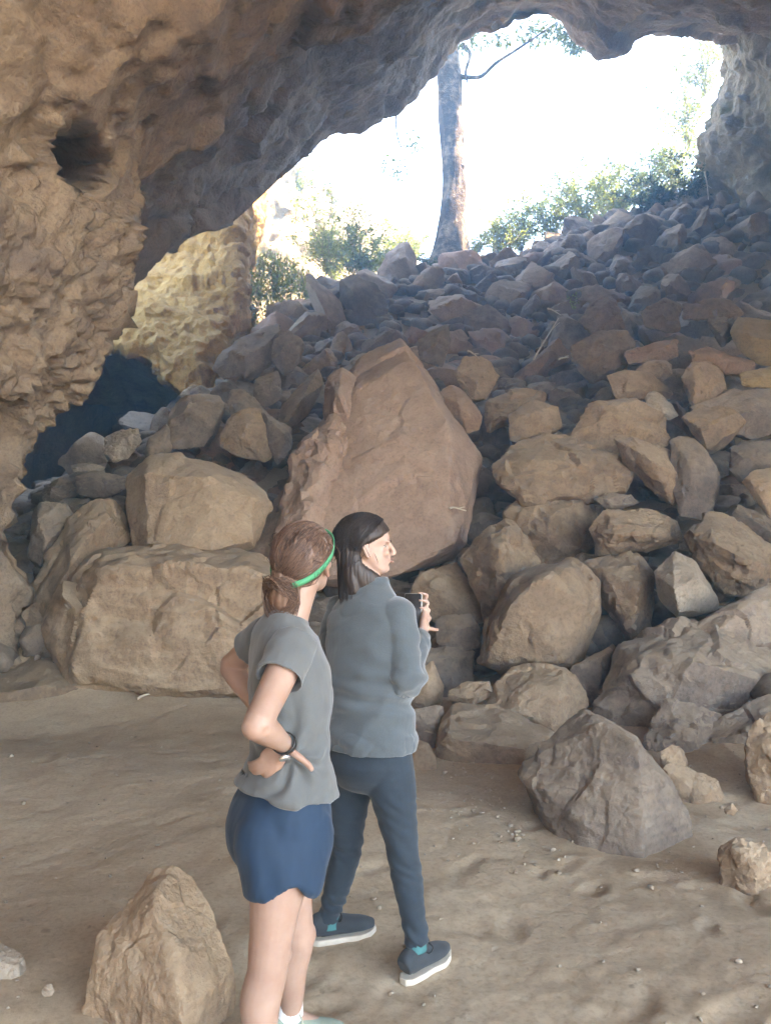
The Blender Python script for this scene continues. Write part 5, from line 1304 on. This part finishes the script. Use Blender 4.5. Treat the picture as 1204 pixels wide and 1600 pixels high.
subpiece('locks', strands(paths, .0012), M['hair1'], hair_o, p1)
# the headband: a tilted ring round the head with printed letters
bt = np.linspace(-math.pi, math.pi, 81)
tn = np.array((0, math.sin(.42), math.cos(.42)))     # ring normal in head space: higher in front
def band_pt(a, off=0.0, h=0.0):
    x, y = .0915 * math.sin(a), .112 * -math.cos(a)
    z = .118 + (y + .01) * .50 + x * .05
    if a > 0: pass
    n_ = np.array((math.sin(a) / .0915, -math.cos(a) / .112, 0)); n_ /= np.linalg.norm(n_)
    return np.array((x, y - .010, z + h)) + n_ * off
Vb, Fb = [], []
for a in bt:
    for off, h in ((.000, -.0088), (.0024, -.0088), (.0026, .0088), (.000, .0088)): Vb.append(band_pt(a, off, h))
for i in range(80):
    for j in range(4):
        k = (j + 1) % 4; Fb.append((i * 4 + j, i * 4 + k, i * 4 + 4 + k, i * 4 + 4 + j))
band = piece('headband', (np.array(Vb) @ HF1.T + hc1, Fb), M['band'], p1)
GLY = {'T': [(0, 1, 1, 1), (.5, 1, .5, 0)], 'E': [(0, 0, 0, 1), (0, 1, 1, 1), (0, .5, .8, .5), (0, 0, 1, 0)], 'M': [(0, 0, 0, 1), (0, 1, .5, .4), (.5, .4, 1, 1), (1, 1, 1, 0)],
       'C': [(1, 1, 0, 1), (0, 1, 0, 0), (0, 0, 1, 0)], 'O': [(0, 0, 0, 1), (0, 1, 1, 1), (1, 1, 1, 0), (1, 0, 0, 0)]}
Vt, Ft = [], []
for k, ch in enumerate('TEMCO'):
    for (x0, y0, x1, y1) in GLY[ch]:
        a0 = .86 + k * .125 + .085 * x0; a1 = .86 + k * .125 + .085 * x1; h0 = -.0055 + .011 * y0; h1 = -.0055 + .011 * y1
        horiz = abs(x1 - x0) > abs(y1 - y0); n0 = len(Vt)
        for s_ in (-1, 1):
            for (a_, h_) in ((a0, h0), (a1, h1)):
                Vt.append(band_pt(a_ + (0 if horiz else s_ * .007), .0034, h_ + (s_ * .0008 if horiz else 0)))
        Ft.append((n0, n0 + 1, n0 + 3, n0 + 2))
subpiece('lettering', (np.array(Vt) @ HF1.T + hc1, Ft), M['band_ink'], band, p1, smooth=False)

# ---------------------------------------------------------------- person walking with a phone
p2 = empty('person', (-.045, 3.10, 0))
tag(p2, 'person in blue-grey sweater and dark jeans walking, looking right with phone raised', 'person')
F2 = np.array((math.cos(math.radians(52)), math.sin(math.radians(52)), 0)); R2 = np.array((F2[1], -F2[0], 0)); B2 = np.array((-.064, 3.10, 0))
def b2(r, f, z): return B2 + R2 * r + F2 * f + np.array((0, 0, z))
body = []
body.append(limb([(*b2(0, -.01, .72), .140, .105), (*b2(0, -.015, .80), .158, .118), (*b2(0, 0, .93), .130, .095), (*b2(0, .01, 1.08), .138, .10), (*b2(0, .005, 1.22), .148, .10), (*b2(0, 0, 1.32), .14, .078), (*b2(0, .005, 1.365), .08, .055)], 30, R2, 26))
HF2 = head_frame(math.radians(6), math.radians(3), math.radians(0))
hc2 = np.array(P(570, 852, 3.12)) - HF2 @ np.array((0, -.003, .113))
nk2 = hc2 + HF2 @ np.array((0, -.025, .05))
body.append(limb([(*b2(0, .0, 1.33), .058, .056), (*b2(0, .008, 1.38), .051, .051), (*nk2, .050, .056)], 14, R2, 20))
body += head_parts(hc2, HF2)
s2R = b2(.139, 0, 1.290); s2L = b2(-.146, 0, 1.292)
e2R = P(636, 1062, 2.99); w2R = P(661, 986, 3.20)
e2L = P(512, 1062, 3.30); w2L = P(600, 1010, 3.42)
body.append(arm(s2R, e2R, w2R, (0, 0, 1))); body.append(arm(s2L, e2L, w2L, (0, 0, 1)))
# the phone, held upright in front
phc = P(645, 957, 3.27)
# right hand: palm behind the phone's right edge, fingers round it
kn = P(664, 962, 3.27)
body.append(limb([(*w2R, .023, .019), (*(w2R * .5 + kn * .5), .032, .019), (*kn, .034, .016), (*(kn + np.array((-.004, .004, .02))), .030, .013)], 12, (.2, 1, 0), 16))
for k in range(4):
    b0 = P(667 - 1.5 * k, 972 - 11.5 * k, 3.262 + .006 * k)
    body += finger(b0, [(.35, .05, .5), (-.75, -.35, .35), (-1, -.15, .05)], [.022, .026, .016], .0080, (0, 1, 0))
body += finger(P(663, 985, 3.245), [(.5, -.5, .3), (.8, -.2, -.1), (1.0, .2, -.1)], [.022, .022, .016], .0098, (0, 0, 1))
knl = w2L + np.array((.05, -.02, .03)); body.append(limb([(*w2L, .022, .019), (*knl, .034, .016)], 8, (0, 0, 1), 14))
for k in range(4): body += finger(knl + np.array((.0, .0, -.024 + .016 * k)), [(1, .1, .1), (.9, -.5, .1), (.4, -.8, 0)], [.03, .024, .018], .0085, (0, 0, 1))
body += finger(knl + np.array((-.02, 0, .03)), [(.7, -.2, .7), (.8, -.3, .3)], [.03, .025], .0105, (0, 0, 1))
fuse('body', body, M['skin2'], p2, .0048, 7)
# eyes, brows, lips
eyes = []
for s in (-1, 1):
    ey = piece('eye', ball(hc2 + HF2 @ np.array((s * .030, .0600, .104)), .0125, None, 3), M['eye'], p2)
    subpiece('iris', ball(hc2 + HF2 @ np.array((s * .0305, .0690, .104)), (.0060, .0050, .0060), None, 2), M['iris'], ey, p2)
    q = spl([hc2 + HF2 @ np.array(c) for c in ((s * .014, .0955, .120), (s * .030, .0945, .1255), (s * .048, .078, .121))], 10)
    lsh = spl([hc2 + HF2 @ np.array(c) for c in ((s * .019, .0760, .1075), (s * .031, .0750, .1115), (s * .043, .0640, .107))], 8)
    subpiece('eyelash', tube(lsh, .0016, None, (0, 0, 1), 6), M['hair2'], ey, p2)
    piece('eyebrow', tube(q, [.0022] * 6 + [.002, .0017, .0013, .0008], None, (0, 0, 1), 6), M['hair2'], p2)
piece('lips', merge([ball(hc2 + HF2 @ np.array((0, .0915, .0552)), (.016, .0055, .0030)), ball(hc2 + HF2 @ np.array((0, .0895, .0445)), (.015, .0055, .0040))]), M['lip'], p2)
# sweater
q = spl([(*b2(0, -.004, .780), .192, .160), (*b2(0, -.004, .825), .194, .160), (*b2(0, 0, .92), .184, .140), (*b2(0, .006, 1.02), .180, .134), (*b2(0, .006, 1.15), .186, .134), (*b2(0, .002, 1.235), .184, .126),
         (*b2(0, 0, 1.305), .160, .108), (*b2(0, .002, 1.358), .112, .086), (*b2(0, .008, 1.40), .076, .068), (*b2(0, .012, 1.425), .066, .062)], 44)
sw = [tube(q[:, :3], q[:, 3], q[:, 4], R2, 40, recess=(.04, .02))]
for sh, el, wr in ((s2R, e2R, w2R), (s2L, e2L, w2L)):
    sw.append(ball(sh, (.064, .064, .062))); sw.append(limb([(*(sh * 1.0 - el * .0), .062, .062), (*(sh * .7 + el * .3), .066, .064), (*(sh * .3 + el * .7), .064, .062), (*(el), .062, .060), (*(el * .7 + wr * .3), .058, .056), (*(el * .3 + wr * .7), .048, .046), (*(el * .1 + wr * .9), .040, .036)], 40, (.3, .6, .6), 24, recess=(0, .03)))
_fs = folds(.0145, [[.7, .7, .5], [-.7, .7, .5], [0, 0, 1.2]], 4.6, 52)
def sw_disp(co_, nr):
    co_ = _fs(co_, nr)
    # horizontal slump folds above the hem and ribbing
    l = co_ - B2; rr = l @ R2
    k = np.exp(-((co_[:, 2] - .98) / .09) ** 2) + .7 * np.exp(-((co_[:, 2] - .83) / .05) ** 2)
    ph = co_[:, 2] * 62 + rr * 14 + perlin(co_ * 5, 61) * 4
    back = (np.abs(rr) < .19)
    co_ = co_ + nr * (k * .0085 * np.sin(ph) * back)[:, None]
    for el_, sh_ in ((e2R, s2R), (e2L, s2L)):
        dv = co_ - el_; ax_ = (sh_ - el_) / np.linalg.norm(sh_ - el_); ke = np.exp(-(np.linalg.norm(dv, axis=1) / .13) ** 2)
        co_ = co_ + nr * (ke * .0065 * np.sin((dv @ ax_) * 85 + (dv @ R2) * 25 + perlin(co_ * 9, 66) * 3))[:, None]
    hem = (co_[:, 2] < .79)
    ang = np.arctan2(l @ F2, rr)
    return co_
fuse('sweater', sw, M['sweater'], p2, .0055, 4, disp=sw_disp)
# jeans
h2R = b2(.088, -.005, .78); h2L = b2(-.088, -.005, .78)
k2R = P(629, 1330, 3.02); a2R = P(650, 1462, 2.985); k2L = P(541, 1330, 3.20); a2L = P(515, 1428, 3.215)
pel = spl([(*b2(0, 0, .86), .150, .115), (*b2(0, -.008, .79), .166, .132), (*b2(0, -.014, .72), .172, .140), (*b2(0, -.008, .665), .140, .105), (*b2(0, 0, .63), .08, .06)], 18)
jn = [tube(pel[:, :3], pel[:, 3], pel[:, 4], R2, 30)]
for hp, kn_, an in ((h2R, k2R, a2R), (h2L, k2L, a2L)):
    jn.append(limb([(*hp, .094, .104), (*(hp * .6 + kn_ * .4), .086, .092), (*(hp * .2 + kn_ * .8), .066, .070), (*kn_, .058, .062), (*(kn_ * .65 + an * .35), .056, .060), (*(kn_ * .2 + an * .8), .044, .047), (*(an + (an - kn_) * .10), .043, .048)], 48, R2, 24, recess=(0, .03)))
def jn_disp(co_, nr):
    co_ = folds(.003, [[.5, .5, 1.6], [-.5, .5, 1.6], [0, 0, 1.8]], 7, 71)(co_, nr)
    k = np.exp(-((co_[:, 2] - .40) / .10) ** 2) + 1.2 * np.exp(-((co_[:, 2] - .14) / .06) ** 2) + .6 * np.exp(-((co_[:, 2] - .60) / .05) ** 2)
    return co_ + nr * (k * .0030 * np.sin(co_[:, 2] * 110 + co_[:, 0] * 60 + co_[:, 1] * 40 + perlin(co_ * 7, 77) * 6))[:, None]
fuse('jeans', jn, M['jeans'], p2, .0055, 12, disp=jn_disp)
for an, dr in ((a2R, (.62, .70, 0)), (a2L, (.93, .36, 0))):
    dr = np.array(dr) / np.linalg.norm(dr); rt = np.array((dr[1], -dr[0], 0))
    piece('sock', limb([(*(an + np.array((0, 0, .02))), .036, .040), (*(an - np.array((0, 0, .03))), .036, .042), (*(an - np.array((0, 0, .05))), .036, .044)], 8, rt, 22), M['sock_teal'], p2)
    h = gz(an - dr * .078); t = gz(an + dr * .190); t[2] = h[2]
    shoe(h, t, .047, 'shoe_dark', 'sole', 'shoe', p2, p2, laces='black')
# hair: straight, dark, tucked behind the ear and down to the collar
rs = np.random.RandomState(18)
cp = capv * np.array((.090, .114, .106)) + np.array((0, -.012, .128))
lim = np.interp(cp[:, 2], [.05, .100, .122, .142, .162], [-.05, -.036, .006, .054, .090])
frontcut = (cp[:, 1] > lim) & (cp[:, 2] < .162); cp[frontcut, 1] = lim[frontcut] + (cp[frontcut, 1] - lim[frontcut]) * .12
cp[frontcut, 0] *= .90
cut = cp[:, 2] < .07; cp[cut, 1] = np.minimum(cp[cut, 1], -.03)
hair = [((cp @ HF2.T) + hc2, capf)]
def hw2(x, y, z): return hc2 + HF2 @ np.array((x, y, z))
hair.append(limb([(*hw2(0, -.060, .12), .080, .052), (*hw2(0, -.066, .06), .084, .048), (*hw2(.0, -.066, .01), .088, .044), (*hw2(.0, -.060, -.035), .092, .042), (*hw2(.005, -.052, -.075), .085, .034), (*hw2(.01, -.048, -.10), .06, .02)], 24, HF2[:, 0], 26))
hair.append(limb([(*hw2(.070, -.056, .08), .014, .026), (*hw2(.072, -.048, .03), .018, .032), (*hw2(.066, -.012, -.020), .022, .046), (*hw2(.056, .022, -.040), .020, .040), (*hw2(.044, .045, -.050), .016, .026)], 14, HF2[:, 0], 16))
def hd2(co_, nr):
    l = (co_ - hc2) @ HF2; ph = np.arctan2(l[:, 0], -(l[:, 1] + .01))
    return co_ + nr * (.003 * ridged(np.stack([ph * 8, l[:, 2] * 3, l[:, 1] * 3], 1), 2, 15))[:, None]
hair_o = fuse('hair', hair, M['hair2'], p2, .0045, 4, disp=hd2)
paths = []
for k in range(1000):
    ph = rs.uniform(-.5, 3.64); x0 = rs.uniform(-.1, .1)
    st = np.array((x0 + rs.normal(0, .05), rs.uniform(-.6, 1.05), 1.0)); st /= np.linalg.norm(st)
    sd = rs.choice((-1, 1)); en = np.array((sd * rs.uniform(.1, .95), -rs.uniform(.35, 1), -.35)); en /= np.linalg.norm(en)
    t = np.linspace(0, 1, 11)[:, None]; om = math.acos(np.clip(st @ en, -1, 1)); g = (np.sin((1 - t) * om) * st + np.sin(t * om) * en) / math.sin(om)
    q = g * np.array((.091, .115, .107)) * (1.022 + .05 * rs.rand() ** 2 + .010 * np.sin(t * 7 + rs.uniform(0, 6))) + np.array((0, -.012, .128))
    tail = np.array([q[-1] + np.array((.008 * math.sin(i), -.002 * i, -.022 * i)) * 1.0 for i in range(1, 1 + rs.randint(3, 10))])
    tail[:, 1] = np.maximum(tail[:, 1], -.112)
    q = np.concatenate([q, tail]); ok = q[:, 1] < np.interp(q[:, 2], [.05, .100, .122, .142, .162, .165], [-.05, -.034, .010, .060, .095, 1])
    if ok.sum() < 6: continue
    paths.append(q[ok] @ HF2.T + hc2)
for k in range(60):
    st = rs.normal(0, 1, 3); st[2] = abs(st[2]) * .6 - .3; st[1] = -abs(st[1]) + .3; st /= np.linalg.norm(st); q0 = st * np.array((.093, .117, .108)) + np.array((0, -.012, .128))
    d_ = np.array((rs.normal(0, .4), rs.normal(0, .4), -1.0)); q = np.array([q0 + d_ * t_ * rs.uniform(.03, .07) + st * .016 * math.sin(t_ * 3) for t_ in np.linspace(0, 1, 7)]); paths.append(q @ HF2.T + hc2)
subpiece('locks', strands(paths, .0011), M['hair2'], hair_o, p2)
# the phone in the right hand
ph = empty('phone', phc)
tag(ph, 'black phone with thin pale frame held up by the person in the sweater', 'phone')
pn = np.array((-.28, -.93, .10)); pn /= np.linalg.norm(pn); px_ = np.cross(pn, (0, 0, 1.0)); px_ = -px_ / np.linalg.norm(px_); pz_ = np.cross(pn, px_); pz_ = pz_ if pz_[2] > 0 else -pz_
def rbox(cx, hx, hz, hy, rad, off):
    pts = []
    for sx, sz, a0 in ((1, 1, 0), (-1, 1, 90), (-1, -1, 180), (1, -1, 270)):
        for a in np.linspace(a0, a0 + 90, 6): pts.append((sx * (hx - rad) + rad * math.cos(math.radians(a)), sz * (hz - rad) + rad * math.sin(math.radians(a))))
    n = len(pts); V = [cx + px_ * a + pz_ * b_ + pn * (off + s_ * hy) for s_ in (-1, 1) for a, b_ in pts]
    F = [tuple(range(n))[::-1], tuple(range(n, 2 * n))] + [(i, (i + 1) % n, n + (i + 1) % n, n + i) for i in range(n)]
    return np.array(V), F
m, nt, b = nodes('phone_screen'); tc = nt.nodes.new('ShaderNodeTexCoord'); nn = noise_node(nt, tc.outputs['Object'], 55, 5, .6)
r = ramp(nt, [(.45, (.005, .005, .006)), (.62, (.016, .017, .019)), (.78, (.06, .065, .07))]); nt.links.new(nn.outputs[0], r.inputs[0]); nt.links.new(r.outputs[0], b.inputs['Base Color'])
b.inputs['Roughness'].default_value = .4; nt.links.new(r.outputs[0], b.inputs['Emission Color']); b.inputs['Emission Strength'].default_value = .1
M['screen'] = m; M['frame'] = plain_mat('phone_frame', (.42, .40, .37), .3, .5)
piece('frame', rbox(phc, .0365, .0775, .0040, .008, 0), M['frame'], ph); piece('screen', rbox(phc, .0345, .0755, .0006, .007, .0042), M['screen'], ph)

# ================================================================== bluish haze, added in place of lens glare
hb = bmesh.new(); bmesh.ops.create_cube(hb, size=1.0)
hm = bpy.data.meshes.new('haze'); hb.to_mesh(hm); hb.free()
hz = bpy.data.objects.new('haze', hm); COL.objects.link(hz)
hz.scale = (144, 106, 31); hz.location = (0, 19, 13.4)
m = bpy.data.materials.new('haze_glare'); m.use_nodes = True; nt = m.node_tree
for nd in list(nt.nodes):
    if nd.type == 'BSDF_PRINCIPLED': nt.nodes.remove(nd)
pv = nt.nodes.new('ShaderNodeVolumePrincipled')
pv.inputs['Color'].default_value = (0.27, 0.64, 1.0, 1); pv.inputs['Density'].default_value = 0.0102
pv.inputs['Anisotropy'].default_value = 0.55
out = [x for x in nt.nodes if x.type == 'OUTPUT_MATERIAL'][0]
nt.links.new(pv.outputs[0], out.inputs['Volume'])
hm.materials.append(m)
tag(hz, 'faint bluish haze added for the lens glare around the opening', 'haze', None, 'stuff')
